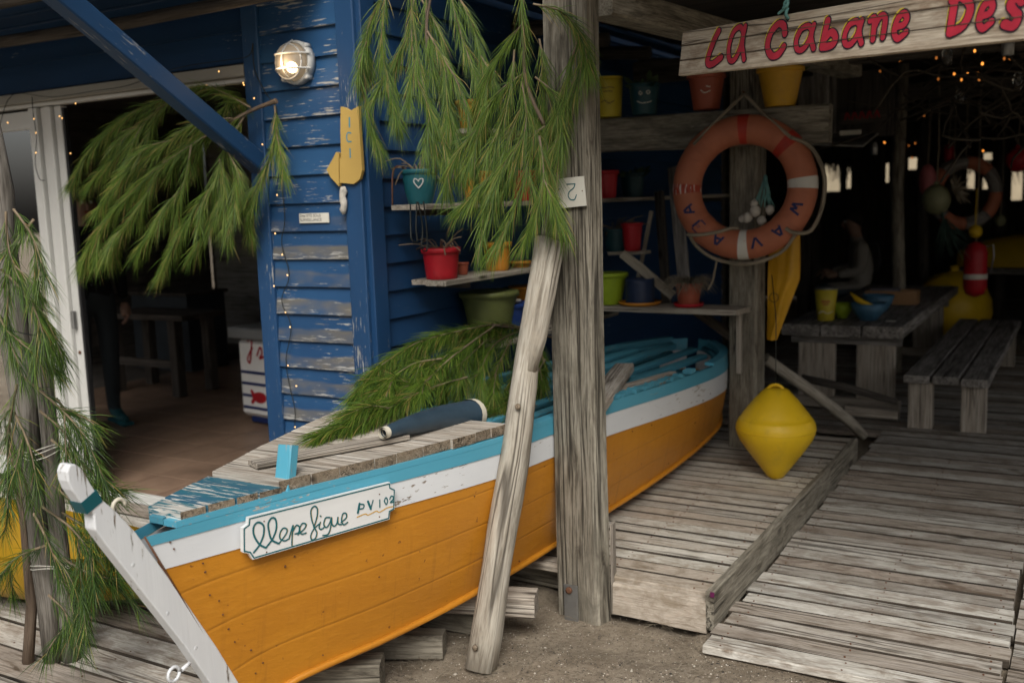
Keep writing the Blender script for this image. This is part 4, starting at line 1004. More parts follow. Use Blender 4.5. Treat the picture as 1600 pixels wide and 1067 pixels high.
# teal rope with its knot
hole = s0 + sux * sgp(1231, 30)[0] + suy * sgp(1231, 30)[1]
kn = hole + suy * .028 + sn * .008
b = MB(); b.lathe([(.007, 0), (.007, .0016)], hole, sn, 10); b.obj('hole', M['black'], sg)
rope([hole + sn * .002, hole + sn * .012 + suy * .012, kn, kn + suy * .03 + sux * .002, kn + suy * .12, kn + suy * .5], .0042, 'rope', M['tealrope'], sg)
rope([hole + sn * .002 + sux * .005, hole + sn * .014 + suy * .012 + sux * .006, kn + sux * .004], .0042, 'rope', M['tealrope'], sg)
rope([kn, kn - sux * .006 + suy * .014 + sn * .006, kn + sux * .006 + suy * .02 + sn * .006, kn + sux * .01 + suy * .006 + sn * .008, kn - sux * .008 + suy * .0 + sn * .006, kn - sux * .004 + suy * .016], .0045, 'knot', M['tealrope'], sg)
rope([kn, kn - sux * .012 - suy * .004 + sn * .004, kn - sux * .03 - suy * .012 + sn * .004], .0042, 'rope_end', M['tealrope'], sg)

# ================================================================== THINGS ON THE HUT FRONT
lamp = thing('bulkhead_lamp', 'round white caged bulkhead lamp glowing on the blue boards', 'lamp', tuple(aty(466, 98, YW)))
lc = aty(466, 99, YW - .03); ln_ = Vector((0, -1, 0)); LR = .098
b = MB(); b.lathe([(LR, -.005), (LR, .02), (LR * .97, .034), (LR * .86, .036), (LR * .86, .030)], lc, ln_, 32); b.obj('base_ring', M['white'], lamp)
b = MB(); b.lathe([(LR * .85, .03), (LR * .83, .05), (LR * .72, .074), (LR * .5, .09), (LR * .25, .098), (.001, .10)], lc, ln_, 32); b.obj('glass_dome', M['frost'], lamp)
def cage(pts): q = MB(); q.tube(smooth2(pts, 5), .0045, 6); return q.obj('cage_bar', M['white'], lamp)
for off in (-.033, .033):
    cage([lc + Vector((-LR * 1.04, -.03, off)), lc + Vector((-.05, -.094, off)), lc + Vector((0, -.108, off)), lc + Vector((.05, -.094, off)), lc + Vector((LR * 1.04, -.03, off))])
cage([lc + Vector((0, -.03, -LR)), lc + Vector((0, -.094, -.05)), lc + Vector((0, -.109, 0)), lc + Vector((0, -.094, .05)), lc + Vector((0, -.03, LR))])
b = MB(); b.tube([lc + Vector((LR * .78 * math.cos(i * math.pi / 12), -.066, LR * .78 * math.sin(i * math.pi / 12))) for i in range(25)], .004, 5); b.obj('cage_ring', M['white'], lamp)
for a in (45, 135, 225, 315):
    b = MB(); b.lathe([(.013, 0), (.013, .03), (.009, .036)], lc + Vector((LR * .98 * math.cos(R(a)), -.0, LR * .98 * math.sin(R(a)))), ln_, 8); b.obj('screw_boss', M['white'], lamp)
bc = lc + Vector((.004, -.045, -.022))
b = MB(); b.ball(bc, .022, 14); b.obj('bulb', emit('lamp_bulb', (1, .74, .42), 6., (.9, .85, .7)), lamp)
pl_ = bpy.data.lights.new('lamp_light', 'POINT'); pl_.energy = .45; pl_.color = (1, .7, .4); pl_.shadow_soft_size = .03
plo = bpy.data.objects.new('lamp_light', pl_); COL.objects.link(plo); plo.parent = lamp; plo.location = (bc + Vector((0, -.09, 0))) - Vector(lamp['_o'])

# ICI arrow
YA = YW - .045
def ap(x, y): q = aty(410 + x / 3.335, 40 + y / 3.335, YA); return (q.x, q.z)
arrow = thing('arrow_sign', 'hooked yellow wooden arrow sign reading ICI on the blue corner trim', 'sign', tuple(aty(540, 290, YA)))
body = [ap(*p) for p in ((408, 820), (480, 826), (512, 800), (524, 755), (518, 660), (508, 520), (506, 420), (490, 430), (462, 446), (432, 428), (412, 424), (411, 560), (415, 690), (408, 690))]
b = MB(); b.prism(body, (0, YA + .012, 0), (1, 0, 0), (0, 0, 1), .018); b.obj('arrow_shaft', M['yellowsign'], arrow)
head = [ap(*p) for p in ((404, 838), (403, 664), (390, 660), (370, 700), (340, 752), (362, 792))]
b = MB(); b.prism(head[::-1], (0, YA + .012, 0), (1, 0, 0), (0, 0, 1), .02); b.obj('arrow_head', M['yellowsign'], arrow)
b = MB(); oA = Vector((0, YA - .006, 0)); UX, UZ = Vector((1, 0, 0)), Vector((0, 0, 1))
b = MB(); b.stroke([ap(458, 482), ap(459, 530)], .0075, oA, UX, UZ, .0006, sub=1); b.obj('letter', M['skyink'], arrow)
b = MB(); b.stroke([ap(466, 562), ap(450, 560), ap(444, 582), ap(450, 604), ap(468, 606)], .0055, oA, UX, UZ, .0006); b.obj('letter', M['skyink'], arrow)
b = MB(); b.stroke([ap(461, 643), ap(463, 688)], .0065, oA, UX, UZ, .0006, sub=1)
b.obj('letter', M['skyink'], arrow)
# white shell stick under the arrow
q0, q1 = aty(538, 292, YA), aty(539, 335, YA)
b = MB(); b.tube([q0.lerp(q1, i / 6) + Vector((.004 * math.sin(i * 2.1), -.01, 0)) for i in range(7)], [.011, .018, .014, .017, .014, .016, .007], 8, rough=.5); tag(b.obj('shell_pendant', M['shell']), 'knobbly white shell hanging below the yellow arrow sign', 'shell')
# small notice
pA, pB = aty(470, 349, YW - .022), aty(515, 334, YW - .022)
nt_ = thing('notice_plate', 'small pale notice plate about surveillance screwed to the blue boards', 'notice', tuple(pA))
b = MB(); b.box((pA.x, YW - .03, pA.z), (pB.x, YW - .026, pB.z + .004), .001); b.obj('plate', M['offwhite'], nt_)
def text(body, size, loc, mat, parent, nm='lettering', rot=(math.pi / 2, 0, 0)):
    cu = bpy.data.curves.new('text', 'FONT'); cu.body = body; cu.size = size; tmp = bpy.data.objects.new('text', cu); COL.objects.link(tmp)
    dg = bpy.context.evaluated_depsgraph_get(); me = bpy.data.meshes.new_from_object(tmp.evaluated_get(dg)); bpy.data.objects.remove(tmp)
    o = bpy.data.objects.new(nm, me); COL.objects.link(o); me.materials.append(mat); o.parent = parent
    o.location = Vector(loc) - Vector(parent['_o']); o.rotation_euler = rot; return o
text('2me SITE SOUS\nSURVEILLANCE', .0195, (pA.x + .004, YW - .0308, pA.z + .028), M['navyink'], nt_)

# ================================================================== SHELVES AND POTS
def pot(name, label, c, rt, rb, h, mat, group=None, rim=.012, plant=None, soil=True, saucer=None, belly=0., extra=None):
    c = Vector(c); P = thing(name, label, 'flower pot' if 'pot' in name else 'container', tuple(c), group)
    b = MB()
    pr = [(rb * .96, .0), (rb, .004)] + [(rb + (rt - rb) * k / 6 + belly * math.sin(math.pi * k / 6), .004 + (h - .004) * k / 6) for k in range(1, 7)]
    pr += [(rt * .95, h), (rt * .93, h - .02), (rt * .88, h * .75)]
    b.lathe(pr, c, n=26); b.obj('body', mat, P)
    if rim:
        b = MB(); b.lathe([(rt * .99, h - rim * 1.9), (rt + rim * .55, h - rim * 1.7), (rt + rim * .6, h - .002), (rt + rim * .35, h + .003), (rt * .955, h + .002)], c, n=26); b.obj('rim', mat, P)
    if soil: b = MB(); b.lathe([(rt * .9, h * .8), (rt * .5, h * .84), (.001, h * .85)], c, n=16); b.obj('soil', M['soil'], P)
    if saucer: b = MB(); b.lathe([(rb * 1.05, -.012), (rb * 1.38, -.006), (rb * 1.5, .012), (rb * 1.42, .012), (rb * 1.1, .0)], c, n=24); b.obj('saucer', saucer, P)
    top = c + Vector((0, 0, h * .84))
    if plant == 'twigs':
        for i in range(16):
            a = rnd(0, 6.28); L = rnd(.08, .2); d = Vector((math.cos(a), math.sin(a), rnd(.2, 1.1))).normalized(); p = top + d * .02
            b = MB(); b.tube(smooth2([p, p + d * L * .5, p + d * L + Vector((0, 0, -.06)) + rv(.03)], 3), .0028, 4); b.obj('dry_twig', M['twig'], P)
    if plant == 'grass':
        b = MB()
        for i in range(420):
            a = rnd(0, 6.28); L = rnd(.06, .13); d = Vector((math.cos(a), math.sin(a), rnd(.3, 1.6))).normalized(); p = top + Vector((math.cos(a), math.sin(a), 0)) * rnd(0, rt * .7)
            q = p + d * L + Vector((math.cos(a) * .03, math.sin(a) * .03, -.03)); b.tube([p, p.lerp(q, .5) + Vector((0, 0, .025)), q + Vector((0, 0, -rnd(0, .06)))], [.0016, .0013, .0006], 3)
        b.obj('dry_grass', M['rope'], P)['kind'] = 'stuff'
    if plant == 'leaves':
        for i in range(26):
            a = rnd(0, 6.28); L = rnd(.03, .09); d = Vector((math.cos(a), math.sin(a), rnd(.1, 1.4))).normalized(); p = top + Vector((math.cos(a), math.sin(a), 0)) * rt * .4
            e1 = p + d * L; sd2 = d.orthogonal().normalized() * .016; b = MB()
            b.add([p, e1 + sd2, e1 + d * .03, e1 - sd2, e1 + d * .01 + Vector((0, 0, .006))], [(0, 1, 4), (1, 2, 4), (2, 3, 4), (3, 0, 4)], mat=0); b.obj('leaf', M['needle2'], P)
    return P
M['needle2'] = plain('dull_green_leaf', (.05, .085, .03), .6, .2, 20)
SX0 = XW + .03
def shelf(nm, label, y0, y1, z, dep, nb):
    S = thing(nm, label, 'shelf', (SX0 + dep / 2, y0, z), 'plank shelves on the side wall of the hut')
    for i in range(nb):
        xa = SX0 + dep * i / nb; xb = SX0 + dep * (i + 1) / nb - .006
        b = MB(); b.beam(((xa + xb) / 2, y0 + (.0 if i else .045) * (1 if nb > 1 else 0) - (i * .01), z - .012), ((xa + xb) / 2, y1, z - .012), xb - xa, .024, bev=.003, n=3, jit=.0015); b.obj('shelf_board', M['shelf'], S)
    for yy in (y0 + .25, y1 - .25):
        b = MB(); b.beam((SX0, yy, z - .04), (SX0 + dep * .8, yy, z - .04), .03, .03, bev=.003); b.obj('bracket', M['darkwood'], S)
    return S
Z1 = 1.60; Z2 = 1.245
shelf('wall_shelf', 'upper plank shelf on the blue side wall with the heart pot', 3.70, 8.2, Z1, .24, 2)
shelf('wall_shelf', 'lower plank shelf on the blue side wall with the red pot', 3.83, 5.3, Z2, .24, 2)
def on_shelf(px, py, z): return atz(px, py, z)
def shelf_pt(px, x, z): # point on a shelf at depth-plane x seen at pixel column px
    p = atx(px, 400, x); return Vector((x, p.y, z))
g_ = 'flower pots on the hut shelves'
XS = SX0 + .13
hp_ = pot('flower_pot', 'teal pot painted with a white heart on the upper shelf', shelf_pt(661, XS, Z1), .078, .056, .155, M['p_teal'], g_, rim=.01, plant='twigs', belly=.006)
cc = Vector(hp_['_o']); hd = (CAM - cc); hd.z = 0; hd.normalize(); hx = Vector((0, 0, 1)).cross(hd); ho = cc + hd * .0755 + Vector((0, 0, .095)) - hx * .006
b = MB(); b.stroke([(0, -.022), (-.020, .004), (-.016, .020), (-.003, .014), (.0, .008), (.006, .018), (.020, .018), (.018, .0), (.0, -.022)], .0042, ho, hx, Vector((0, 0, 1)), .002); b.obj('heart', M['plate'], hp_)
pot('flower_pot', 'bright red pot with dry branching twigs on the lower shelf', shelf_pt(689, XS, Z2), .088, .074, .145, M['p_red'], g_, plant='twigs')
pot('flower_pot', 'small terracotta pot beside the bright red pot', shelf_pt(722, XS - .03, Z2), .03, .024, .06, M['p_terra'], g_, rim=.005)
pot('flower_pot', 'orange pot on the lower shelf half hidden by pine needles', shelf_pt(777, XS, Z2), .072, .058, .145, M['p_orange'], g_, saucer=None)
pot('flower_pot', 'flat orange saucer pot beside the leaning driftwood prop', shelf_pt(812, XS, Z2), .06, .05, .03, M['p_orange'], g_, rim=.004)
pot('flower_pot', 'orange pot on the upper shelf behind the pine branch', shelf_pt(752, XS, Z1), .085, .066, .15, M['p_orange'], g_)
pot('flower_pot', 'dark red pot on the upper shelf behind the pine needles', shelf_pt(822, XS, Z1), .07, .055, .16, M['p_red'], g_)
pot('flower_pot', 'red pot on the upper shelf just right of the timber post', shelf_pt(948, XS, Z1), .08, .066, .17, M['p_red'], g_)
pot('flower_pot', 'dark teal pot on the upper shelf right of the red one', shelf_pt(990, XS, Z1), .08, .066, .16, M['p_dteal'], g_, plant='leaves')
TS = thing('top_shelf', 'short high plank shelf half hidden behind the hanging pine', 'shelf', (SX0 + .1, 4.5, 1.97))
b = MB(); b.beam((SX0 + .1, 4.2, 1.95), (SX0 + .1, 5.15, 1.95), .2, .024, bev=.003, n=2, jit=.001); b.obj('shelf_board', M['shelf'], TS)
pot('flower_pot', 'orange pot on the high shelf behind the hanging pine', shelf_pt(748, SX0 + .1, 1.962), .085, .065, .14, M['p_orange'], g_)
# pots and tubs low by the wall
pot('garden_tub', 'olive green tub on the boards under the lower shelf', shelf_pt(762, XS - .02, .94), .15, .11, .20, M['p_olive'], 'tubs under the lower shelf', rim=.014)
pot('garden_tub', 'royal blue tub under the lower shelf behind the pine branch', shelf_pt(790, XS + .02, .90), .115, .09, .17, M['p_royal'], 'tubs under the lower shelf', rim=.012)
pot('garden_tub', 'orange tub under the lower shelf next to the prop', shelf_pt(822, XS - .03, .96), .10, .08, .17, M['p_orange'], 'tubs under the lower shelf', rim=.01)
LB = thing('low_shelf', 'low bench board under the lower wall shelf holding tubs', 'shelf', (SX0 + .12, 4.3, .9))
b = MB(); b.beam((SX0 + .13, 4.25, .885), (SX0 + .13, 5.7, .885), .26, .025, bev=.003); b.obj('shelf_board', M['shelf'], LB)
# shelf by the ring post
SR = thing('post_shelf', 'pale plank shelf running from the hut to the life ring post', 'shelf', (-2.2, 5.42, .97))
b = MB(); b.beam((-2.7, 5.45, .955), (-1.64, 5.36, .962), .24, .032, bev=.004, n=3, jit=.002); b.obj('shelf_board', M['shelf'], SR)
b = MB(); b.beam((-1.69, 5.42, .60), (-1.69, 5.42, .945), .03, .03, (0, 1, 0), .003); b.obj('bracket', M['palewood'], SR)
def sp(px, yy, z): p = aty(px, 460, yy); return Vector((p.x, yy, z))
g2 = 'flower pots on the shelf by the ring post'
pot('flower_pot', 'lime green pot on the pale shelf beside the timber post', sp(952, 5.40, .975), .108, .072, .185, M['p_lime'], g2, rim=.012)
pot('flower_pot', 'dark navy pot on an orange saucer on the pale shelf', sp(1000, 5.40, .985), .085, .085, .145, M['p_navy'], g2, rim=0, saucer=M['p_orange'])
pot('flower_pot', 'terracotta pot of dry grass on a red saucer', sp(1076, 5.37, .985), .075, .058, .125, M['p_terra'], g2, rim=.008, plant='grass', saucer=M['p_red'])
g3 = 'flower pots standing on the beam'
def bp_(px, z=2.062): p = aty(px, 180, 5.41); return Vector((p.x, 5.41, z))
py_ = pot('flower_pot', 'tall yellow pot with faint writing on the beam beside the post', bp_(952), .082, .07, .225, M['p_yellow'], g3, rim=.004)
pot('flower_pot', 'dark teal pot with a drawn face on the beam', bp_(1007), .088, .07, .17, M['p_dteal'], g3, rim=.006, plant='leaves')
pot('flower_pot', 'brick red pot on the beam left of the life ring rope', bp_(1104), .1, .072, .19, M['p_terra'], g3)
pot('flower_pot', 'ochre yellow pot of greenery on the beam right of the ring rope', bp_(1219, 2.05), .118, .08, .20, M['p_ochre'], g3, plant='leaves')
# the face on the teal pot and the scrawl on the yellow and red ones
def scrawl(root_c, r, strokes, mat, parent, wd=.004):
    cc = Vector(root_c); hd = (CAM - cc); hd.z = 0; hd.normalize(); hx = Vector((0, 0, 1)).cross(hd); b = MB()
    for i, sk in enumerate(strokes): b.stroke([(a, c_) for a, c_ in sk], wd, cc + hd * r, hx, Vector((0, 0, 1)), .002 + .0002 * i)
    b.obj('scrawl', mat, parent)
for o in [o for o in bpy.data.objects if o.get('label') == 'dark teal pot with a drawn face on the beam']:
    scrawl(o['_o'], .084, [[(-.03, .115), (-.022, .125), (-.012, .113), (-.022, .105), (-.03, .115)], [(.012, .117), (.022, .127), (.032, .117), (.022, .107), (.012, .117)], [(-.04, .07), (-.015, .06), (.02, .062), (.04, .068)]], M['offwhite'], o, .0035)
for o in [o for o in bpy.data.objects if o.get('label') == 'tall yellow pot with faint writing on the beam beside the post']:
    scrawl(o['_o'], .081, [[(-.045, .165), (-.02, .16), (.0, .165), (.03, .16)], [(-.045, .08), (-.025, .09), (0, .075), (.03, .088)], [(-.03, .14), (.0, .143), (.02, .14)]], M['brown'], o, .004)
for o in [o for o in bpy.data.objects if o.get('label') == 'brick red pot on the beam left of the life ring rope']:
    scrawl(o['_o'], .092, [[(-.03, .10), (-.01, .085), (.02, .095)], [(.0, .12), (.02, .115)]], M['offwhite'], o, .005)
# cream coloured boot-like spout standing beside the prop
q = atx(808, 500, XS)
b = MB(); b.lathe([(.02, 0), (.03, .01), (.022, .09), (.03, .15), (.033, .17), (.028, .17)], (q.x + .02, q.y - .05, .91), n=14); tag(b.obj('cream_jug', M['cream']), 'small cream jug behind the driftwood prop', 'jug')

# ================================================================== PINE BRANCHES
def frond(bn, bt, pts, r0, nl, dens, droop, spread, start=.04, hue=0.):
    """one twig (smoothed 3-d line) with needles: they point along the twig, fan out and hang"""
    P = smooth2(pts, 5); m = len(P); L = sum((P[i + 1] - P[i]).length for i in range(m - 1))
    bt.tube(P, [r0 * (1 - .75 * i / (m - 1)) + .0009 for i in range(m)], 5, caps=False)
    n = int(L * dens); G = Vector((0, 0, -1))
    for k in range(n):
        t_ = start + (1 - start) * random.random() ** .85; f = t_ * (m - 1); i = min(int(f), m - 2)
        p = P[i].lerp(P[i + 1], f - i); d = (P[i + 1] - P[i]).normalized()
        q = rv(1); q = (q - d * q.dot(d));
        if q.length < .05: continue
        q = (q.normalized() + G * .3)
        v = (d + q * spread * rnd(.4, 1.5) + G * droop * rnd(.05, .8) + rv(.2)).normalized()
        ln = nl * rnd(.6, 1.4)
        v2 = (v + G * droop * .45 + rv(.05)).normalized()
        mid = p + v * ln * .5; end = mid + v2 * ln * .5
        w_ = v.cross(ray(800, 500) + rv(.5)); w_ = w_.normalized() * rnd(.00055, .0011)
        c = min(1, max(0, random.gauss(.42 + hue, .25)))
        if random.random() < .03: c = 1.
        u = Vector((0, c, 0))
        bn.add([p - w_ * .8, p + w_ * .8, mid + w_, mid - w_, end], [(0, 1, 2, 3), (3, 2, 4)], None, [u] * 5)
def px3(pts, place): return [place(*p) for p in pts]
def pine(name, label, twigs, place, jit=.02, nl=.10, dens=900, droop=.5, spread=.45, r=.004, subs=2, group='cut pine branches', hue=0., stems=(), subl=(.14, .3), loc=None):
    """twigs: lists of points (pixel column, pixel row, distance parameter) met with real planes by 'place'"""
    first = place(*twigs[0][0]); root = thing(name, label, 'pine branch', tuple(loc or first), group)
    bs = MB()
    for st_ in stems: bs.tube(smooth2(px3(st_[0], place), 5), st_[1], 7, rough=.12)
    if stems: bs.obj('stem', M['bark'], root)
    bt = MB(); bn = MB()
    for tw in twigs:
        P = [p + rv(jit * .3) for p in px3(tw, place)]
        frond(bn, bt, P, r, nl, dens, droop, spread, hue=hue)
        L = sum((P[i + 1] - P[i]).length for i in range(len(P) - 1))
        for k in range(subs):
            f = rnd(.15, .8) * (len(P) - 1); i = int(f); p = P[i].lerp(P[i + 1], f - i); d = (P[i + 1] - P[i]).normalized()
            q = rv(1); q = (q - d * q.dot(d)).normalized()
            l2 = rnd(*subl); v = (d + q * .55 + Vector((0, 0, -droop * .35))).normalized()
            frond(bn, bt, [p, p + v * l2 * .5, p + (v + Vector((0, 0, -droop * .35))).normalized() * l2], r * .6, nl * .95, dens, droop, spread, hue=hue)
    bt.obj('twigs', M['twig'], root)['kind'] = 'stuff'; bn.obj('needles', M['needle'], root)['kind'] = 'stuff'
    return root
def PY(x, y, Y): return aty(x, y, Y)
def PX(x, y, X): return atx(x, y, X)
# left: over the doorway
pine('pine_branch', 'drooping pine branch fixed beside the doorway below the blue brace', [
    [(385, 178, 3.45), (330, 208, 3.42), (285, 238, 3.38), (225, 280, 3.33), (170, 340, 3.3), (130, 405, 3.28)],
    [(380, 180, 3.45), (352, 232, 3.4), (338, 278, 3.36), (300, 330, 3.32), (272, 380, 3.3), (252, 425, 3.3)],
    [(428, 165, 3.5), (430, 215, 3.48), (412, 270, 3.46), (392, 320, 3.45)],
    [(365, 186, 3.42), (305, 192, 3.36), (245, 236, 3.3), (200, 268, 3.26), (150, 330, 3.24)],
    [(392, 168, 3.46), (325, 136, 3.5), (265, 152, 3.5), (200, 180, 3.48), (150, 225, 3.46), (112, 285, 3.45)],
    [(330, 208, 3.4), (262, 250, 3.32), (205, 300, 3.28), (155, 360, 3.26), (130, 415, 3.25)],
    [(300, 228, 3.36), (282, 290, 3.3), (245, 350, 3.28), (215, 395, 3.28)],
    [(275, 152, 3.5), (222, 192, 3.46), (182, 245, 3.44), (135, 292, 3.44)],
    [(345, 250, 3.38), (350, 300, 3.36), (330, 350, 3.35), (300, 395, 3.34)],
    [(260, 250, 3.34), (225, 310, 3.3), (190, 360, 3.28), (165, 400, 3.28)],
    [(352, 232, 3.4), (375, 280, 3.4), (365, 320, 3.4)],
    [(330, 136, 3.5), (360, 150, 3.52), (330, 190, 3.5), (280, 230, 3.5)]],
    PY, nl=.12, dens=850, droop=.5, spread=.42, subs=2, hue=.07, stems=[([(432, 158, 3.5), (405, 168, 3.48), (375, 182, 3.45), (330, 208, 3.4)], [.013, .012, .011, .010, .010, .009, .009, .008, .008, .007, .007, .006, .006, .005, .005, .004][:16])])
pine('pine_branch', 'long pine branch hanging from the roof left of the timber post', [
    [(612, -30, 3.35), (575, 45, 3.34), (566, 120, 3.33), (575, 190, 3.33), (590, 225, 3.33)],
    [(605, -20, 3.3), (595, 60, 3.28), (605, 130, 3.27), (622, 190, 3.27)],
    [(640, -30, 3.3), (650, 70, 3.28), (668, 150, 3.26), (695, 230, 3.25), (698, 290, 3.25)],
    [(650, -20, 3.34), (635, 60, 3.32), (612, 110, 3.3), (616, 170, 3.3)],
    [(670, -30, 3.32), (668, 60, 3.3), (690, 130, 3.28), (712, 210, 3.26), (722, 270, 3.25)],
    [(700, -30, 3.34), (722, 60, 3.32), (748, 130, 3.3), (758, 200, 3.3)],
    [(715, -10, 3.36), (742, 50, 3.35), (754, 110, 3.34)],
    [(668, 50, 3.28), (690, 90, 3.26), (725, 150, 3.25), (742, 240, 3.25), (745, 290, 3.25)],
    [(640, 20, 3.3), (650, 110, 3.25), (672, 180, 3.22), (680, 240, 3.22)],
    [(660, 0, 3.36), (690, 60, 3.36), (700, 140, 3.36), (705, 200, 3.36)],
    [(590, 10, 3.38), (568, 60, 3.38), (572, 110, 3.38)]],
    PY, nl=.12, dens=820, droop=.6, spread=.40, r=.0035, subs=1, hue=-.02, stems=[([(690, -60, 3.36), (668, 20, 3.3), (668, 95, 3.28)], .006)], subl=(.12, .24))
pine('pine_branch', 'dense pine branch tied to the front of the timber post', [
    [(815, -30, 3.2), (818, 60, 3.2), (822, 130, 3.19), (838, 200, 3.19), (856, 262, 3.2)],
    [(818, 40, 3.2), (785, 75, 3.2), (765, 115, 3.2), (755, 165, 3.2)],
    [(832, 5, 3.22), (880, 22, 3.22), (905, 58, 3.22), (922, 105, 3.22)],
    [(820, 110, 3.2), (775, 150, 3.18), (748, 200, 3.17), (735, 260, 3.17)],
    [(850, 195, 3.2), (812, 225, 3.17), (775, 275, 3.15), (758, 330, 3.14), (752, 385, 3.14)],
    [(848, 190, 3.2), (856, 240, 3.2), (862, 285, 3.2), (864, 340, 3.2)],
    [(822, 150, 3.2), (792, 220, 3.17), (765, 280, 3.15), (715, 325, 3.14)],
    [(838, 120, 3.2), (868, 150, 3.2), (880, 200, 3.2), (872, 240, 3.2)],
    [(836, 205, 3.18), (822, 270, 3.15), (800, 335, 3.13), (775, 385, 3.12)],
    [(905, 52, 3.22), (890, 100, 3.21), (878, 155, 3.21), (866, 190, 3.21)],
    [(912, 70, 3.22), (905, 120, 3.22), (890, 170, 3.22)],
    [(845, 215, 3.16), (850, 280, 3.14), (838, 330, 3.13), (822, 375, 3.13)],
    [(805, 80, 3.2), (800, 140, 3.18), (782, 200, 3.17), (770, 250, 3.16)],
    [(840, 60, 3.22), (850, 110, 3.22), (845, 160, 3.22)],
    [(815, 130, 3.18), (822, 190, 3.16), (805, 260, 3.15), (785, 300, 3.15)]],
    PY, nl=.115, dens=820, droop=.55, spread=.40, r=.0035, subs=1, hue=.05, stems=[([(815, -60, 3.22), (818, 60, 3.2), (822, 130, 3.19), (850, 195, 3.2)], .007)], subl=(.10, .2))
pine('pine_branch', 'pine branch lying across the boat deck over the rubber boot', [
    [(848, 522, -2.36), (785, 507, -2.34), (705, 518, -2.36), (645, 540, -2.38), (590, 575, -2.38), (558, 615, -2.38)],
    [(815, 515, -2.34), (770, 540, -2.28), (752, 590, -2.24), (756, 630, -2.22)],
    [(770, 508, -2.32), (705, 560, -2.26), (645, 612, -2.22), (570, 650, -2.22), (495, 680, -2.24)],
    [(730, 590, -2.22), (665, 608, -2.2), (605, 640, -2.2), (545, 672, -2.21)],
    [(815, 520, -2.32), (815, 560, -2.25), (795, 615, -2.2)],
    [(712, 600, -2.26), (645, 600, -2.28), (585, 635, -2.3), (510, 672, -2.32)],
    [(850, 656, -2.12), (800, 650, -2.12), (750, 652, -2.13), (700, 660, -2.14)],
    [(800, 520, -2.34), (720, 545, -2.32), (670, 580, -2.3), (620, 620, -2.3)],
    [(845, 600, -2.16), (810, 620, -2.14), (780, 645, -2.13)],
    [(790, 510, -2.36), (740, 530, -2.34), (700, 590, -2.3), (690, 630, -2.28)],
    [(850, 560, -2.2), (830, 600, -2.16), (815, 640, -2.14)],
    [(820, 512, -2.34), (760, 515, -2.36), (690, 530, -2.38), (630, 565, -2.4), (580, 610, -2.4)], [(760, 530, -2.3), (715, 570, -2.28), (660, 590, -2.3), (600, 610, -2.32)],
    [(800, 530, -2.28), (780, 570, -2.24), (770, 610, -2.2), (785, 640, -2.18)], [(690, 560, -2.3), (640, 570, -2.32), (590, 610, -2.34), (540, 650, -2.34)], [(840, 530, -2.3), (850, 570, -2.24), (840, 610, -2.2)]],
    PX, nl=.115, dens=1150, droop=.4, spread=.48, r=.0035, subs=2, hue=.02, stems=[([(865, 528, -2.34), (815, 515, -2.34), (770, 508, -2.32)], .006)], subl=(.10, .18))

# ------------------------------------------------------------------ left pole wrapped in pine
lp = thing('tied_poles', 'pair of grey poles tied together at the left edge, pine branches around them', 'poles', (-3.02, 1.99, .05))
def vert_pole(x0, y0, pts, r): pass
p0 = atz(84, 1030, .05); 
b = MB(); b.tube([Vector((p0.x + .012 * math.sin(i * 1.9) - .006 * i, p0.y, .05 + i * .235)) for i in range(9)], [.036, .038, .037, .04, .045, .05, .05, .044, .03], 12, rough=.3); b.obj('pole', M['greypole'], lp)
b = MB(); b.tube([Vector((p0.x + .055 + .006 * math.sin(i * 1.7), p0.y + .03, .05 + i * .19)) for i in range(8)], [.032, .03, .031, .03, .028, .029, .027, .02], 9, rough=.2); b.obj('pole', M['greypole'], lp)
b = MB(); b.tube([atz(44, 1035, .05), Vector((p0.x - .05, p0.y - .03, .25)), Vector((p0.x - .035, p0.y - .035, .55)), Vector((p0.x - .06, p0.y - .04, .9))], [.02, .018, .015, .01], 8, rough=.15); b.obj('stick', M['bark'], lp)
for z in (.80, .815, .825, .40, .41, 1.22):
    b = MB(); b.tube([Vector((p0.x + .025 + .075 * math.cos(k), p0.y + .01 + .06 * math.sin(k), z + .01 * math.sin(k * 2 + z * 40))) for k in [i * math.pi / 7 for i in range(15)]], .0022, 4); b.obj('tie', M['offwhite'] if z < 1 else M['black'], lp)
DL = 1.98
pine('pine_branch', 'pine greenery tied around the upper half of the left poles', [
    [(55, 345, DL), (22, 385, DL - .05), (8, 450, DL - .06)], [(20, 330, DL - .03), (50, 370, DL - .06), (70, 430, DL - .08)],
    [(5, 420, DL - .06), (45, 470, DL - .08), (72, 530, DL - .09)], [(15, 440, DL - .06), (10, 500, DL - .08), (20, 560, DL - .08)],
    [(40, 460, DL - .02), (70, 500, DL - .03), (85, 560, DL)], [(10, 330, DL - .06), (12, 390, DL - .08), (35, 450, DL - .09)], [(-10, 480, DL - .06), (15, 520, DL - .08), (50, 550, DL - .09)], [(50, 480, DL), (80, 530, DL), (92, 580, DL)]],
    PY, nl=.10, dens=550, droop=.6, spread=.45, subs=1, hue=-.2, group='pine greenery on the left poles', subl=(.1, .16))
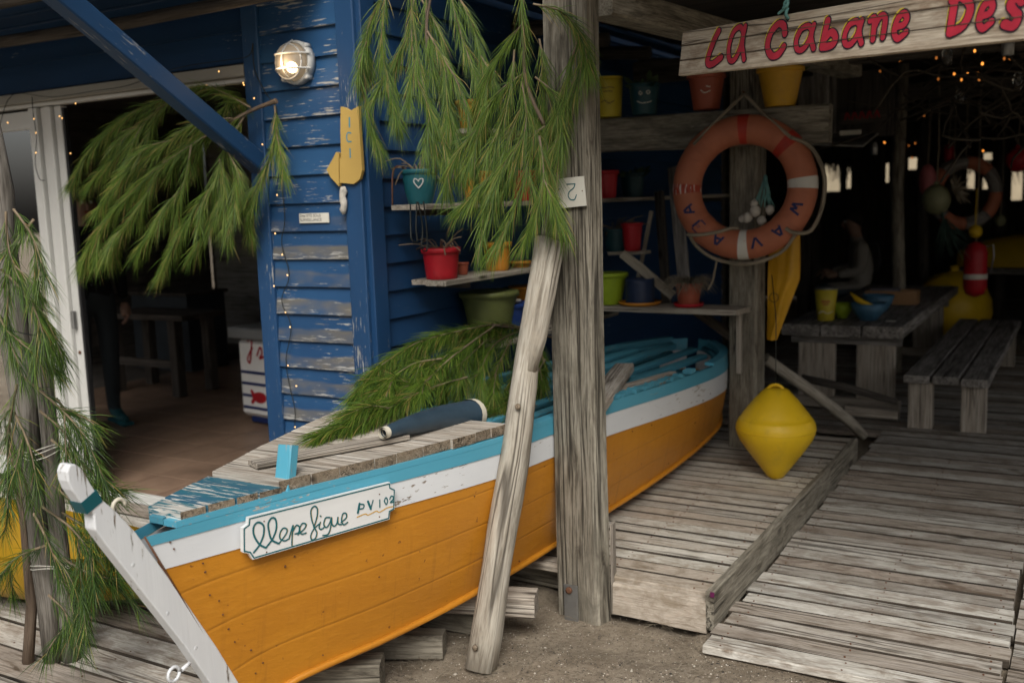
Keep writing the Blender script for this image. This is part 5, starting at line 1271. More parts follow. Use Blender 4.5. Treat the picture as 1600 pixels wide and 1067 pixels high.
pine('pine_branch', 'pine greenery spreading from the left poles beside the boat stem', [
    [(40, 590, DL), (85, 630, DL - .03), (130, 680, DL - .04), (160, 745, DL - .04)], [(30, 600, DL - .04), (12, 680, DL - .07), (15, 760, DL - .08)],
    [(80, 690, DL), (140, 735, DL + .04), (175, 780, DL + .08)], [(60, 640, DL - .04), (108, 690, DL - .06), (125, 755, DL - .06)],
    [(20, 640, DL - .03), (50, 700, DL - .08), (60, 770, DL - .1)], [(90, 740, DL + .04), (150, 760, DL + .1), (195, 765, DL + .14)], [(85, 620, DL + .03), (110, 660, DL + .06), (135, 710, DL + .1)],
    [(40, 700, DL - .05), (20, 760, DL - .08), (5, 830, DL - .08)]],
    PY, nl=.105, dens=430, droop=.35, spread=.6, subs=2, hue=-.3, group='pine greenery on the left poles', subl=(.1, .2))
pine('pine_branch', 'pine greenery hanging low around the foot of the left poles', [
    [(65, 790, DL), (115, 825, DL - .05), (145, 880, DL - .06), (140, 930, DL - .06)], [(70, 850, DL - .04), (20, 875, DL - .08), (-10, 920, DL - .1)],
    [(90, 900, DL - .03), (130, 935, DL - .05), (120, 985, DL - .06)], [(100, 800, DL + .03), (160, 850, DL + .05), (175, 910, DL + .05)], [(80, 930, DL - .05), (105, 960, DL - .08), (95, 1000, DL - .08)],
    [(55, 800, DL - .05), (75, 850, DL - .09), (95, 900, DL - .1)], [(100, 870, DL), (150, 900, DL + .02), (200, 905, DL + .04)], [(85, 760, DL), (130, 800, DL), (160, 840, DL)]],
    PY, nl=.105, dens=470, droop=.45, spread=.55, subs=2, hue=-.3, group='pine greenery on the left poles', subl=(.1, .2))

# ------------------------------------------------------------------ yellow canoe lying on the left deck
cn = thing('canoe', 'yellow plastic canoe lying on the deck behind the left poles', 'canoe', (-4.0, 2.55, .05))
def canoe_mesh(x0, x1, yc, z0, hw, ht, inner=0.):
    b = MB(); vs = []; fs = []; n = 24; m = 10
    for i in range(n + 1):
        t_ = i / n; k = math.sin(math.pi * (.06 + .9 * t_)) ** .6; sh = .06 * (2 * t_ - 1) ** 2
        for j in range(m + 1):
            a = math.pi * j / m; yy = -math.cos(a) * (hw - inner) * k; s_ = math.sin(a) ** .55
            zz = z0 + ht + sh - s_ * (ht + sh - inner) * (.35 + .65 * k)
            vs.append((x0 + (x1 - x0) * t_, yc + yy, zz))
    for i in range(n):
        for j in range(m): fs.append((i * (m + 1) + j, i * (m + 1) + j + 1, (i + 1) * (m + 1) + j + 1, (i + 1) * (m + 1) + j))
    fs.append(tuple(range(m, -1, -1))); fs.append(tuple(n * (m + 1) + j for j in range(m + 1)))
    return b.add(vs, fs, None, None, 0, True)
CY = plain('dull_yellow_plastic', (.34, .20, .007), .5, .12, 4, .08, dirt=(.2, .12, .02))
canoe_mesh(-5.3, -2.93, 2.42, .06, .3, .235).obj('hull', CY, cn)
canoe_mesh(-5.24, -3.0, 2.42, .06, .3, .235, .02).obj('inside', CY, cn)

# ------------------------------------------------------------------ rubber boot on the boat deck
bt_ = thing('rubber_boot', 'navy rubber boot leg with cream bands lying on the boat deck', 'boot', tuple(atz(665, 690, .815)))
q0, q1, q2, q3 = [atx(x, y, -2.0) for x, y in ((600, 679), (640, 666), (690, 653), (738, 648))]
path = smooth2([q0 + Vector((0, 0, .006)), q1 + Vector((0, 0, .004)), q2, q3], 6)
b = MB(); b.tube(path, [.016 + .043 * (i / (len(path) - 1)) ** .9 for i in range(len(path))], 16, caps=False); b.tube(path, [.013 + .042 * (i / (len(path) - 1)) ** .9 for i in range(len(path))], 16, caps=False); b.obj('boot_leg', M['navy'], bt_)
b = MB(); b.tube([path[0] - (path[1] - path[0]) * .4, path[0], path[1]], [.0195, .0195, .0205], 16, caps=False); b.tube([path[0] - (path[1] - path[0]) * .4, path[0], path[1]], [.014, .0145, .0155], 16, caps=False); b.obj('cream_cuff', M['cream'], bt_)
b = MB(); b.tube([path[-2], path[-1], path[-1] + (path[-1] - path[-2]) * .4], [.0605, .061, .0605], 18, caps=False); b.tube([path[-2], path[-1], path[-1] + (path[-1] - path[-2]) * .4], [.055, .055, .0555], 18, caps=False); b.obj('cream_cuff', M['cream'], bt_)

# ================================================================== PEOPLE
SKIN = plain('skin', (.42, .26, .19), .55, .1, 12, .05, **{'Subsurface_Weight': .05})
def skin_mesh(verts, edges, radii, name, root_i=0, sub=2):
    me = bpy.data.meshes.new(name); me.from_pydata(verts, edges, []); o = bpy.data.objects.new(name, me); COL.objects.link(o)
    md = o.modifiers.new('skin', 'SKIN'); md.use_smooth_shade = True
    for i, r in enumerate(radii):
        r = r if hasattr(r, '__len__') else (r, r); me.skin_vertices[0].data[i].radius = r
    for i in range(len(verts)): me.skin_vertices[0].data[i].use_root = (i == root_i)
    sd3 = o.modifiers.new('sub', 'SUBSURF'); sd3.levels = sub; sd3.render_levels = sub
    dg = bpy.context.evaluated_depsgraph_get(); m2 = bpy.data.meshes.new_from_object(o.evaluated_get(dg)); bpy.data.objects.remove(o)
    return m2
def person(label, loc, rz, verts, edges, radii, zones, scale=1., hairz=None, hair=(.05, .035, .025), hands=()):
    P = thing('person', label, 'person', tuple(loc)); P.rotation_euler = (0, 0, rz)
    me = skin_mesh([tuple(Vector(v) * scale) for v in verts], edges, [(r if hasattr(r, '__len__') else (r, r)) for r in radii], 'body')
    for _, mt in zones: me.materials.append(mt)
    for p in me.polygons:
        p.use_smooth = True; c = p.center
        for i, (fn, _) in enumerate(zones):
            if fn(c): p.material_index = i; break
    o = bpy.data.objects.new('body', me); COL.objects.link(o); o.parent = P
    return P
def add_local(mb, nm, mat, P):
    o = mb.obj(nm, mat, None, origin=(0, 0, 0)); o.parent = P; o.location = (0, 0, 0); return o
def head_bits(P, c, r, fwd, hair, eyes=True, hat=None):
    """ears, nose, eyes, mouth and hair on a head at c looking along fwd"""
    c = Vector(c); f = Vector(fwd).normalized(); s_ = f.cross(Vector((0, 0, 1))).normalized(); u = Vector((0, 0, 1))
    for sg in (1, -1):
        b = MB(); b.ball(c + s_ * sg * r * .86 - u * .005, .028, 8, sz=(.6, .6, 1.1)); add_local(b, 'ear', SKIN, P)
        b = MB(); b.ball(c + f * r * .93 + s_ * sg * .032 + u * .01, .012, 8); add_local(b, 'eye', M['plate'], P)
    b = MB(); b.tube([c + f * r * .95 + u * .015, c + f * (r + .012) - u * .012, c + f * (r + .02) - u * .03, c + f * r * .95 - u * .04], [.008, .011, .014, .008], 8); add_local(b, 'nose', SKIN, P)
    b = MB(); b.tube([c + f * r * .9 - u * .062 - s_ * .024, c + f * r * .97 - u * .064, c + f * r * .9 - u * .062 + s_ * .024], .006, 6); add_local(b, 'mouth', M['p_terra'], P)
    b = MB(); vs = []; fs = []
    for i in range(9):
        th = math.pi * .56 * i / 8
        for j in range(20):
            a = 2 * math.pi * j / 20; d = (f * math.cos(a) + s_ * math.sin(a)); back = (1 - math.cos(a)) / 2
            th2 = th * (.72 + .55 * back); rad = r * (1.1 + .03 * math.sin(j * 3.3 + i))
            vs.append(c + u * .02 + d * (math.sin(th2) * rad) + u * (math.cos(th2) * rad * 1.15))
    for i in range(8):
        for j in range(20): fs.append((i * 20 + j, i * 20 + 20 + j, i * 20 + 20 + (j + 1) % 20, i * 20 + (j + 1) % 20))
    b.add(vs, fs, None, None, 0, True); add_local(b, 'hair', hair, P)
def hand_bits(P, w_, d, out):
    """a relaxed hand: palm, four unequal bent fingers and a thumb from the side of the palm"""
    w_ = Vector(w_); d = Vector(d).normalized(); out = Vector(out).normalized(); s_ = d.cross(out).normalized(); b = MB()
    b.tube([w_ - d * .01, w_ + d * .03, w_ + d * .075, w_ + d * .09], [.024, .036, .038, .03], 10)
    for k, (off, L) in enumerate(((-.027, .062), (-.009, .074), (.009, .070), (.026, .055))):
        p = w_ + d * .085 + s_ * off; b.tube([p, p + d * L * .45, p + d * L * .75 - out * L * .22, p + d * L * .85 - out * L * .5], [.0095, .009, .0085, .007], 6)
    p = w_ + d * .03 - s_ * .03; b.tube([p, p - s_ * .02 + d * .03, p - s_ * .024 + d * .055 - out * .01], [.012, .011, .009], 6)
    add_local(b, 'hand', SKIN, P)
# standing person in the doorway of the hut (looking to the right, half hidden by the pine)
pv = [(0, 0, .95), (0, 0, 1.12), (0, 0, 1.32), (0, .0, 1.46), (.01, 0, 1.54), (.02, 0, 1.63), (.02, 0, 1.72),
      (0, .10, .90), (.01, .10, .50), (-.01, .10, .10), (.10, .11, .045), (0, -.10, .90), (.01, -.10, .50), (-.01, -.10, .10), (.10, -.11, .045),
      (0, .19, 1.42), (-.02, .23, 1.14), (.06, .22, .93), (0, -.19, 1.42), (-.02, -.23, 1.14), (.06, -.22, .93), (.19, .115, .035), (.19, -.115, .035)]
pe = [(0, 1), (1, 2), (2, 3), (3, 4), (4, 5), (5, 6), (0, 7), (7, 8), (8, 9), (9, 10), (0, 11), (11, 12), (12, 13), (13, 14), (2, 15), (15, 16), (16, 17), (2, 18), (18, 19), (19, 20), (10, 21), (14, 22)]
pr = [(.15, .12), (.155, .12), (.17, .125), (.11, .09), .058, (.085, .095), (.075, .085), .095, .07, .05, .042, .095, .07, .05, .042, .075, .052, .036, .075, .052, .036, .034, .034]
PSW = plain('black_sweater', (.006, .006, .008), .9, .2, 10, .2); PTR = plain('slate_trousers', (.045, .06, .07), .85, .2, 8, .2); PSH = plain('teal_shoes', (.02, .13, .15), .6, .2, 8, .1)
zones = [(lambda c: c.z > 1.50, SKIN), (lambda c: c.z < .105, PSH), (lambda c: c.z > .98 or abs(c.y) > .165 and c.z > .88, PSW), (lambda c: True, PTR)]
loc = atz(160, 662, .025)
p1 = person('person in black sweater, slate trousers and teal shoes standing inside the hut', (loc.x, loc.y, .026), R(-20), pv, pe, pr, zones)
head_bits(p1, (.025, 0, 1.66), .09, (1, 0, 0), plain('grey_hair', (.12, .11, .10), .9, .2, 30))
hand_bits(p1, (.065, .22, .90), (.25, 0, -1), (0, 1, 0)); hand_bits(p1, (.065, -.22, .90), (.25, 0, -1), (0, -1, 0))
for sy in (.112, -.112):
    b = MB(); b.box((-.085, sy - .045, 0), (.235, sy + .045, .025), .01); add_local(b, 'shoe_sole', M['p_teal'], p1)
# seated person far back under the roof, seen from behind at an angle
sv = [(0, 0, .52), (0.02, 0, .68), (.05, 0, .90), (.08, 0, 1.02), (.10, 0, 1.10), (.12, 0, 1.19), (.13, 0, 1.28),
      (.10, .10, .52), (.45, .12, .52), (.45, .12, .10), (.10, -.10, .52), (.45, -.12, .52), (.45, -.12, .10), (.05, .20, .97), (.08, .26, .74), (.30, .2, .70), (.05, -.20, .97), (.08, -.26, .74), (.30, -.2, .70), (.58, .12, .05), (.58, -.12, .05)]
se = [(0, 1), (1, 2), (2, 3), (3, 4), (4, 5), (5, 6), (0, 7), (7, 8), (8, 9), (0, 10), (10, 11), (11, 12), (2, 13), (13, 14), (14, 15), (2, 16), (16, 17), (17, 18), (9, 19), (12, 20)]
sr = [(.16, .13), (.17, .135), (.18, .135), (.10, .08), .055, (.085, .09), (.075, .08), .10, .075, .05, .10, .075, .05, .08, .06, .042, .08, .06, .042, .04, .04]
JK = plain('pale_grey_jacket', (.42, .39, .34), .85, .15, 6, .2)
zs = [(lambda c: c.z > 1.065, SKIN), (lambda c: c.z > .56 and (c.x < .34), JK), (lambda c: c.z < .07, M['black']), (lambda c: True, M['navy'])]
loc = aty(1352, 400, 10.6)
p2 = person('person in pale grey jacket seated far back under the terrace roof', (loc.x, loc.y, .06), R(200), sv, se, sr, zs)
head_bits(p2, (.125, 0, 1.215), .088, (1, 0, 0), plain('dark_hair', (.02, .014, .01), .8, .2, 30))
hand_bits(p2, (.31, .2, .70), (1, -.2, 0), (0, 0, 1)); hand_bits(p2, (.31, -.2, .70), (1, .2, 0), (0, 0, 1))
b = MB(); b.tube([(-.02, .1, .62), (-.13, .1, .8), (-.1, .1, .98), (.02, .1, 1.02)], .014, 6); add_local(b, 'bag_strap', M['black'], p2)
st2 = thing('stool', 'dark wooden stool under the seated person', 'stool', (loc.x, loc.y, .05))
b = MB(); b.lathe([(.17, .36), (.18, .365), (.18, .39), (.17, .395)], (loc.x + .03, loc.y, .05), n=16); b.obj('seat', M['darkwood'], st2)
for a in range(4):
    b = MB(); b.tube([(loc.x + .03 + .12 * math.cos(a * 1.57 + .8), loc.y + .12 * math.sin(a * 1.57 + .8), .41), (loc.x + .03 + .16 * math.cos(a * 1.57 + .8), loc.y + .16 * math.sin(a * 1.57 + .8), .05)], .018, 6); b.obj('leg', M['darkwood'], st2)

# ================================================================== INSIDE THE HUT
fz = thing('ice_cream_freezer', 'white ice cream chest freezer with navy stripes and red lettering inside the hut', 'freezer', tuple(atz(400, 665, .02)))
fa = atz(382, 655, .05); ang = R(-8)
fx = Vector((math.cos(ang), math.sin(ang), 0)); fy = Vector((-math.sin(ang), math.cos(ang), 0)); fo = Vector((fa.x, fa.y, .05))
def fbox(nm, u0, u1, v0, v1, z0, z1, mat, bev=.01):
    c0 = fo + fx * u0 + fy * ((v0 + v1) / 2) + Vector((0, 0, (z0 + z1) / 2)); c1 = fo + fx * u1 + fy * ((v0 + v1) / 2) + Vector((0, 0, (z0 + z1) / 2))
    b = MB(); b.beam(c0, c1, v1 - v0, z1 - z0, (0, 0, 1), bev); return b.obj(nm, mat, fz)
ztop = aty(385, 530, fa.y).z
FWH = plain('freezer_white', (.84, .84, .82), .4, .05); FGR = plain('freezer_grey', (.22, .235, .24), .4, .08); FNV = plain('freezer_navy', (.01, .025, .12), .45, .1); FRD = plain('freezer_red', (.42, .012, .02), .5, .1)
fbox('cabinet', 0, 1.05, 0, .62, .03, ztop - .05, FWH, .03); fbox('lid', -.07, 1.12, -.04, .66, ztop - .045, ztop + .04, FGR, .012); fbox('plinth', .05, 1.0, .03, .6, -.02, .028, FNV, .01)
hB = ztop - .1
for k, (za, u1) in enumerate(((.355, 1.05), (.27, 1.05), (.18, .13), (.09, 1.05))):
    fbox('stripe', .006 if k else .004, u1, -.0035, .003, za, za + .022, FNV, .001)
OFz = fo + fy * -.0045
b = MB()
b.stroke([(.145, .185), (.19, .20), (.24, .20), (.26, .19), (.24, .175), (.19, .17), (.145, .19)], .05, OFz, fx, Vector((0, 0, 1)), .001)
b.stroke([(.16, .185), (.12, .225)], .03, OFz, fx, Vector((0, 0, 1)), .002, sub=1); b.stroke([(.16, .185), (.12, .145)], .03, OFz, fx, Vector((0, 0, 1)), .0025, sub=1); b.obj('red_fish', FRD, fz)
b = MB(); b.stroke([(.115, .60), (.14, .64), (.155, .60), (.14, .50), (.12, .44), (.095, .46), (.115, .50), (.16, .55)], .016, OFz, fx, Vector((0, 0, 1)), .001)
b.stroke([(.175, .66), (.185, .69)], .016, OFz, fx, Vector((0, 0, 1)), .0015, sub=1); b.stroke([(.21, .5), (.25, .56), (.27, .52), (.24, .48), (.30, .5)], .016, OFz, fx, Vector((0, 0, 1)), .002); b.obj('lettering', FRD, fz)
# work bench, dark cabinet and pale strip of window behind the person
wb = thing('work_bench', 'rough brown wooden work bench in the dark of the hut', 'bench', tuple(atz(225, 600, .03)))
w0 = atz(178, 610, .03); zt = aty(220, 492, w0.y).z
for i in range(3):
    b = MB(); b.beam((w0.x - .1, w0.y + .08 + i * .16, zt - .02), (w0.x + .95, w0.y + .08 + i * .16, zt - .02), .155, .05, bev=.004, n=1); b.obj('top_board', M['darkwood'], wb)
for (dx, dy) in ((.02, .05), (.8, .05), (.02, .42), (.8, .42)):
    b = MB(); b.beam((w0.x + dx, w0.y + dy, .025), (w0.x + dx, w0.y + dy, zt - .047), .09, .09, (0, 1, 0), .005); b.obj('leg', M['darkwood'], wb)
b = MB(); b.beam((w0.x - .02, w0.y + .05, .3), (w0.x + .85, w0.y + .05, .3), .04, .07, bev=.004); b.obj('rail', M['darkwood'], wb)
cbn = thing('counter', 'dark blue grey counter front at the back of the hut', 'counter', tuple(atz(290, 590, .03)))
c0 = atz(300, 580, .03); zt = aty(340, 465, c0.y).z; c1 = aty(213, 560, c0.y)
b = MB(); b.box((c1.x, c0.y, .022), (c0.x, c0.y + .5, zt), .006); b.obj('cabinet', plain('slate_panel', (.035, .045, .055), .6, .2), cbn)
b = MB(); b.box((c1.x - .03, c0.y - .03, zt + .002), (c0.x + .03, c0.y + .53, zt + .035), .006); b.obj('worktop', M['darkwood'], cbn)

# ================================================================== THE TERRACE
tb = thing('terrace_table', 'heavy dark plank table with cup and bowls under the roof', 'table', (-1.5, 7.9, .04)); ZT = .655
ta = atz(1228, 503, ZT)
TX0, TX1, TY0, TY1 = -1.93, -1.09, 7.18, 10.4
for i in range(3):
    wdt = (TX1 - TX0) / 3; xa = TX0 + wdt * i
    b = MB(); b.beam((xa + wdt / 2, TY0 + (0, .0, .02)[i], ZT - .04), (xa + wdt / 2, TY1, ZT - .04), wdt - .012, .08, bev=.008, n=3, jit=.003); b.obj('top_board', M['table'], tb)
for yy in (7.32, 9.9):
    for xx in (-1.70, -1.29):
        b = MB(); b.beam((xx, yy, .04), (xx, yy, ZT - .082), .26, .07, (0, 1, 0), .008, 2, .002); b.obj('leg', M['palewood'], tb)
    b = MB(); b.beam((-1.86, yy - .02, .085), (-1.12, yy - .02, .085), .09, .08, bev=.008); b.obj('foot', M['palewood'], tb)
    b = MB(); b.beam((-1.88, yy, ZT - .115), (-1.12, yy, ZT - .115), .08, .06, bev=.006); b.obj('cross_bar', M['table'], tb)
bn_ = thing('terrace_bench', 'long low bench of three dark planks on pale block legs', 'bench', (-.77, 8.2, .04)); ZB = .40
for i in range(3):
    xa = -1.03 + i * .174
    b = MB(); b.beam((xa + .085, 6.78 + (0, .01, -.03)[i], ZB - .025), (xa + .085, 9.9, ZB - .025), .158, .05, bev=.006, n=3, jit=.002); b.obj('seat_board', M['table'], bn_)
for yy in (6.9, 9.55):
    for xx in (-.93, -.61):
        b = MB(); b.beam((xx, yy, .04), (xx, yy, ZB - .052), .15, .12, (0, 1, 0), .008, 2, .002); b.obj('leg', M['palewood'], bn_)
# things on the table
cp = aty(1290, 496, 7.45); cupz = ZT + .002
cup = thing('yellow_cup', 'tall yellow metal cup with red writing on the dark table', 'cup', (cp.x, 7.45, cupz))
b = MB(); b.lathe([(.058, 0), (.06, .004), (.082, .235), (.08, .236), (.057, .01), (.001, .01)], (cp.x, 7.45, cupz), n=24); b.obj('body', M['p_yellow'], cup)
b = MB(); b.lathe([(.081, .230), (.0845, .233), (.0845, .241), (.081, .243), (.078, .238)], (cp.x, 7.45, cupz), n=24); b.obj('rim', M['metal'], cup)
scrawl((cp.x, 7.45, cupz), .077, [[(-.03, .14), (-.02, .155), (-.012, .14), (0, .152), (.01, .14), (.02, .152), (.03, .142)], [(-.02, .125), (.02, .128)]], M['p_red'], cup, .006)
scrawl((cp.x, 7.45, cupz), .074, [[(-.05, .06), (-.02, .075), (.01, .06), (.05, .075)]], M['offwhite'], cup, .005)
def bowl(label, px, yy, r, h, mat, g='bowls on the dark terrace table'):
    p = aty(px, 480, yy); B = thing('bowl', label, 'bowl', (p.x, yy, ZT + .002), g)
    b = MB(); b.lathe([(r * .45, 0), (r * .5, .004), (r * .85, h * .5), (r, h), (r * .97, h), (r * .82, h * .52), (r * .45, .01), (.001, .01)], (p.x, yy, ZT + .002), n=26); b.obj('shell', mat, B)
    b = MB(); b.lathe([(r * .45, -.001), (r * .44, .012), (r * .3, .012)], (p.x, yy, ZT + .002), n=20); b.obj('foot_ring', mat, B); return B
bowl('small lime green bowl behind the yellow cup', 1316, 7.62, .075, .11, M['p_lime'])
bb_ = bowl('blue bowl holding a yellow wedge at the front of the table', 1357, 7.55, .128, .125, M['p_bluebowl'])
bowl('blue bowl standing behind the first blue bowl', 1372, 8.1, .12, .13, M['p_bluebowl'])
p = Vector(bb_['_o']); b = MB(); b.tube([p + Vector((-.13, 0, .20)), p + Vector((-.08, -.01, .15)), p + Vector((.0, -.01, .11)), p + Vector((.05, 0, .10))], [.004, .022, .02, .006], 8); tag(b.obj('yellow_scoop', M['yellow']), 'yellow plastic scoop resting in the front blue bowl', 'scoop')
p = aty(1395, 440, 8.7)
bx_ = thing('cardboard_box', 'open brown box of menus on the far part of the table', 'box', (p.x, 8.7, ZT + .002))
for lo, hi in (((-.2, -.1, 0), (.2, -.09, .11)), ((-.2, .09, 0), (.2, .1, .11)), ((-.2, -.09, 0), (-.19, .09, .11)), ((.19, -.09, 0), (.2, .09, .11)), ((-.19, -.09, 0), (.19, .09, .01))):
    b = MB(); b.box(Vector(lo) + Vector((p.x, 8.7, ZT + .002)), Vector(hi) + Vector((p.x, 8.7, ZT + .002)), .001); b.obj('panel', M['p_card'], bx_)
b = MB(); b.box((p.x - .16, 8.63, ZT + .015), (p.x + .05, 8.77, ZT + .13), .002); b.obj('menu_cards', plain('grey_card', (.16, .15, .17), .8), bx_)
p = aty(1392, 491, 7.5); b = MB(); b.lathe([(.03, 0), (.034, .002), (.03, .006), (.001, .007)], (p.x, 7.5, ZT + .002), n=14, sx=1.1); tag(b.obj('scallop_shell', M['shell']), 'small flat shell on the table in front of the bowls', 'shell')
# driftwood sticks by the table
b = MB(); b.tube([aty(1196, 560, 5.85), aty(1270, 612, 6.1), aty(1330, 660, 6.35), atz(1352, 683, .06)], [.034, .036, .036, .026], 9, rough=.15); tag(b.obj('driftwood_pole', M['drift']), 'round driftwood pole sloping down to the boardwalk behind the yellow buoy', 'driftwood')
b = MB(); b.tube([aty(1252, 590, 6.75), aty(1320, 605, 6.8), aty(1402, 628, 6.85)], [.026, .028, .022], 8, rough=.15); tag(b.obj('driftwood_stick', M['darkwood']), 'thin dark driftwood stick against the table legs', 'driftwood')
b = MB(); b.beam(aty(1322, 640, 6.95), aty(1405, 648, 6.95), .08, .07, bev=.012, n=2, jit=.004); tag(b.obj('driftwood_log', M['palewood']), 'short pale squared log lying at the foot of the table', 'log')
# bigger yellow floats behind
p = aty(1478, 475, 9.9); yb_ = thing('round_float', 'large round yellow float behind the dark table', 'float', (p.x, 9.9, .05))
b = MB(); b.lathe([(.05, 0), (.2, .03), (.31, .14), (.36, .30), (.35, .44), (.29, .58), (.18, .68), (.06, .72)], (p.x - .03, 10.75, .05), n=28); b.obj('body', M['yellow'], yb_)
b = MB(); b.lathe([(.04, .71), (.045, .76), (.02, .78)], (p.x - .03, 10.75, .05), n=12); b.obj('lug', M['yellow'], yb_)
p = aty(1575, 395, 12.2); cn2 = thing('upturned_canoe', 'yellow upturned canoe at the far right under the roof', 'canoe', (p.x, 12.2, .6))
b = MB(); vs = []; fs = []
for i in range(13):
    t_ = i / 12; k = math.sin(math.pi * (.1 + .8 * t_)) ** .6
    for j in range(9): a = math.pi * j / 8; vs.append((p.x - .5 + 1.6 * t_, 12.2 - .3 * k * math.cos(a), .72 + .36 * k * math.sin(a)))
for i in range(12):
    for j in range(8): fs.append((i * 9 + j, i * 9 + j + 1, i * 9 + 10 + j, i * 9 + 9 + j))
fs += [tuple(range(8, -1, -1)), tuple(12 * 9 + j for j in range(9))]; b.add(vs, fs, None, None, 0, True); b.obj('hull', M['yellow'], cn2)
b = MB(); b.box((p.x - .5, 12.0, .64), (p.x + 1.2, 12.4, .70), .01); b.obj('cradle', M['table'], cn2)
for dx in (-.35, .9):
    b = MB(); b.box((p.x + dx, 12.1, .035), (p.x + dx + .1, 12.3, .638), .006); b.obj('cradle_leg', M['table'], cn2)
# red fender with a white band
p = aty(1524, 420, 9.2); pt = aty(1524, 378, 9.2); pbm = aty(1528, 464, 9.2); hgt = pt.z - pbm.z
rf = thing('red_fender', 'long red cylinder fender with a white band hanging at the right', 'fender', (p.x, 9.2, pbm.z))
b = MB(); b.lathe([(.02, 0), (.075, .03), (.092, .08), (.092, hgt - .09), (.075, hgt - .03), (.02, hgt)], (p.x, 9.2, pbm.z), n=20); b.obj('body', M['p_red'], rf)
b = MB(); b.lathe([(.0935, hgt * .33), (.0945, hgt * .335), (.0945, hgt * .42), (.0935, hgt * .425)], (p.x, 9.2, pbm.z), n=20); b.obj('band', M['offwhite'], rf)
b = MB(); b.tube([(p.x, 9.2, pbm.z + hgt - .01), (p.x + .005, 9.2, pbm.z + hgt + .5), (p.x, 9.2, 2.6)], .006, 5); b.obj('rope', M['rope'], rf)
b = MB(); b.tube([aty(1545, 385, 9.2), aty(1552, 382, 9.2), aty(1553, 400, 9.2), aty(1548, 425, 9.2)], .008, 6); b.tube([aty(1545, 385, 9.2), (p.x, 9.2, pbm.z + hgt - .05)], .006, 5); b.obj('hook', M['metal'], rf)
p = aty(1524, 362, 9.2); b = MB(); b.ball(p, .055, 14); b.tube([p, p + Vector((0, 0, .35))], .005, 5); tag(b.obj('small_float', M['yellow']), 'small yellow float hanging just above the red fender', 'float')
# hanging floats and things
def float_ball(label, px, py, Y, r, mat, sz=(1, 1, 1.1)):
    p = aty(px, py, Y); F = thing('hanging_float', label, 'float', tuple(p), 'floats hanging under the terrace roof')
    b = MB(); b.ball(p, r, 18, sz=sz); b.obj('body', mat, F)
    b = MB(); b.tube([p + Vector((0, 0, r * .9)), p + Vector((.01, 0, r + .3)), p + Vector((0, 0, 2.55 - p.z))], .006, 5); b.obj('rope', M['rope'], F)
    b = MB(); b.lathe([(r * .22, r * .95), (r * .2, r * 1.25), (r * .1, r * 1.3)], p, n=10); b.obj('eye', mat, F)
PG = plain('pale_green_float', (.26, .27, .15), .5, .15, 6)
float_ball('pale green round float hanging in the middle of the terrace', 1463, 312, 9.0, .115, PG)
float_ball('pink oval float hanging behind the pale green one', 1449, 282, 9.6, .095, M['p_pink'], (.8, .8, 1.5))
float_ball('dark crimson float hanging at the right edge', 1590, 250, 10, .10, M['p_red'])
float_ball('small crimson float near the roof at the right', 1482, 240, 10.5, .055, M['p_red'], (1, 1, 1.6))
float_ball('small pale float beside the second ring', 1563, 345, 10.5, .05, PG)
p = aty(1490, 300, 8.95); b = MB()
for i in range(26):
    a = rnd(-1.2, 1.9); L = rnd(.07, .16); q = p + Vector((math.cos(a) * L, rnd(-.05, .05), math.sin(a) * L)); b.tube([p, p.lerp(q, .5) + Vector((0, 0, .015)), q], [.012, .009, .003], 5)
b.tube([p, p + Vector((0, 0, 1.0))], .004, 4)
tag(b.obj('raffia_tuft', M['rope']), 'pale raffia tuft beside the green hanging float', 'raffia', kind='stuff')
p = aty(1475, 345, 8.95); b = MB()
for i in range(40):
    q = p + Vector((rnd(-.12, .22), rnd(-.05, .05), -rnd(.15, .36))); b.tube([p + rv(.02), p.lerp(q, .5) + rv(.02), q], [.004, .004, .002], 4)
b.tube([p, p + Vector((-.05, .05, .2))], .01, 5)
tag(b.obj('net_tail', plain('dull_green_net', (.05, .10, .08), .8, .2)), 'dull green net tail hanging below the pale float', 'net', kind='stuff')
r2 = thing('second_life_ring', 'striped orange and white life ring hanging far back on the right', 'life ring', tuple(aty(1523, 305, 9.8)))
c2 = aty(1508, 302, 9.8)
for k in range(8):
    b = MB(); b.tube([c2 + Vector((math.cos(a) * .235, .12 * math.cos(a), math.sin(a) * .27)) for a in [2 * math.pi * (k + i / 8) / 8 for i in range(9)]], .06, 10, caps=True); b.obj('segment', M['ring'] if k % 2 else M['table'], r2)
b = MB(); b.tube([c2 + Vector((0, 0, .3)), c2 + Vector((0, 0, 1.1))], .006, 5); b.obj('rope', M['rope'], r2)
# posts and panels inside
for lab, px, yb, wd, mt in (('dark round pole in the middle of the terrace', 1402, 9.0, .11, 'post'), ('dark pole behind the hanging floats', 1440, 11.2, .12, 'darkwood'), ('dark pole at the back between the bright openings', 1562, 12.5, .13, 'darkwood'), ('dark pole at the back left of the seated person', 1270, 11.6, .14, 'darkwood')):
    p = aty(px, 380, yb); b = MB(); b.tube([(p.x, yb, .03), (p.x + .02, yb, .8), (p.x - .01, yb, 1.6), (p.x + .01, yb, 2.62)], [wd / 2] * 4, 10, rough=.12); tag(b.obj('terrace_pole', M[mt]), lab, 'pole', 'poles inside the terrace')
aw = thing('awning_panel', 'dull grey awning flap behind the right side of the life ring', 'awning', tuple(aty(1290, 225, 7.6)))
for i in range(4):
    pa, pb = aty(1215, 222 - i * 4, 7.6), aty(1352, 226 - i * 6, 7.6); b = MB(); b.beam(pa + Vector((0, i * .14, .0)), pb + Vector((0, i * .14, 0)), .14, .015, (0, -.2, 1), .002); b.obj('slat', M['whitewash'] if i == 0 else M['table'], aw)
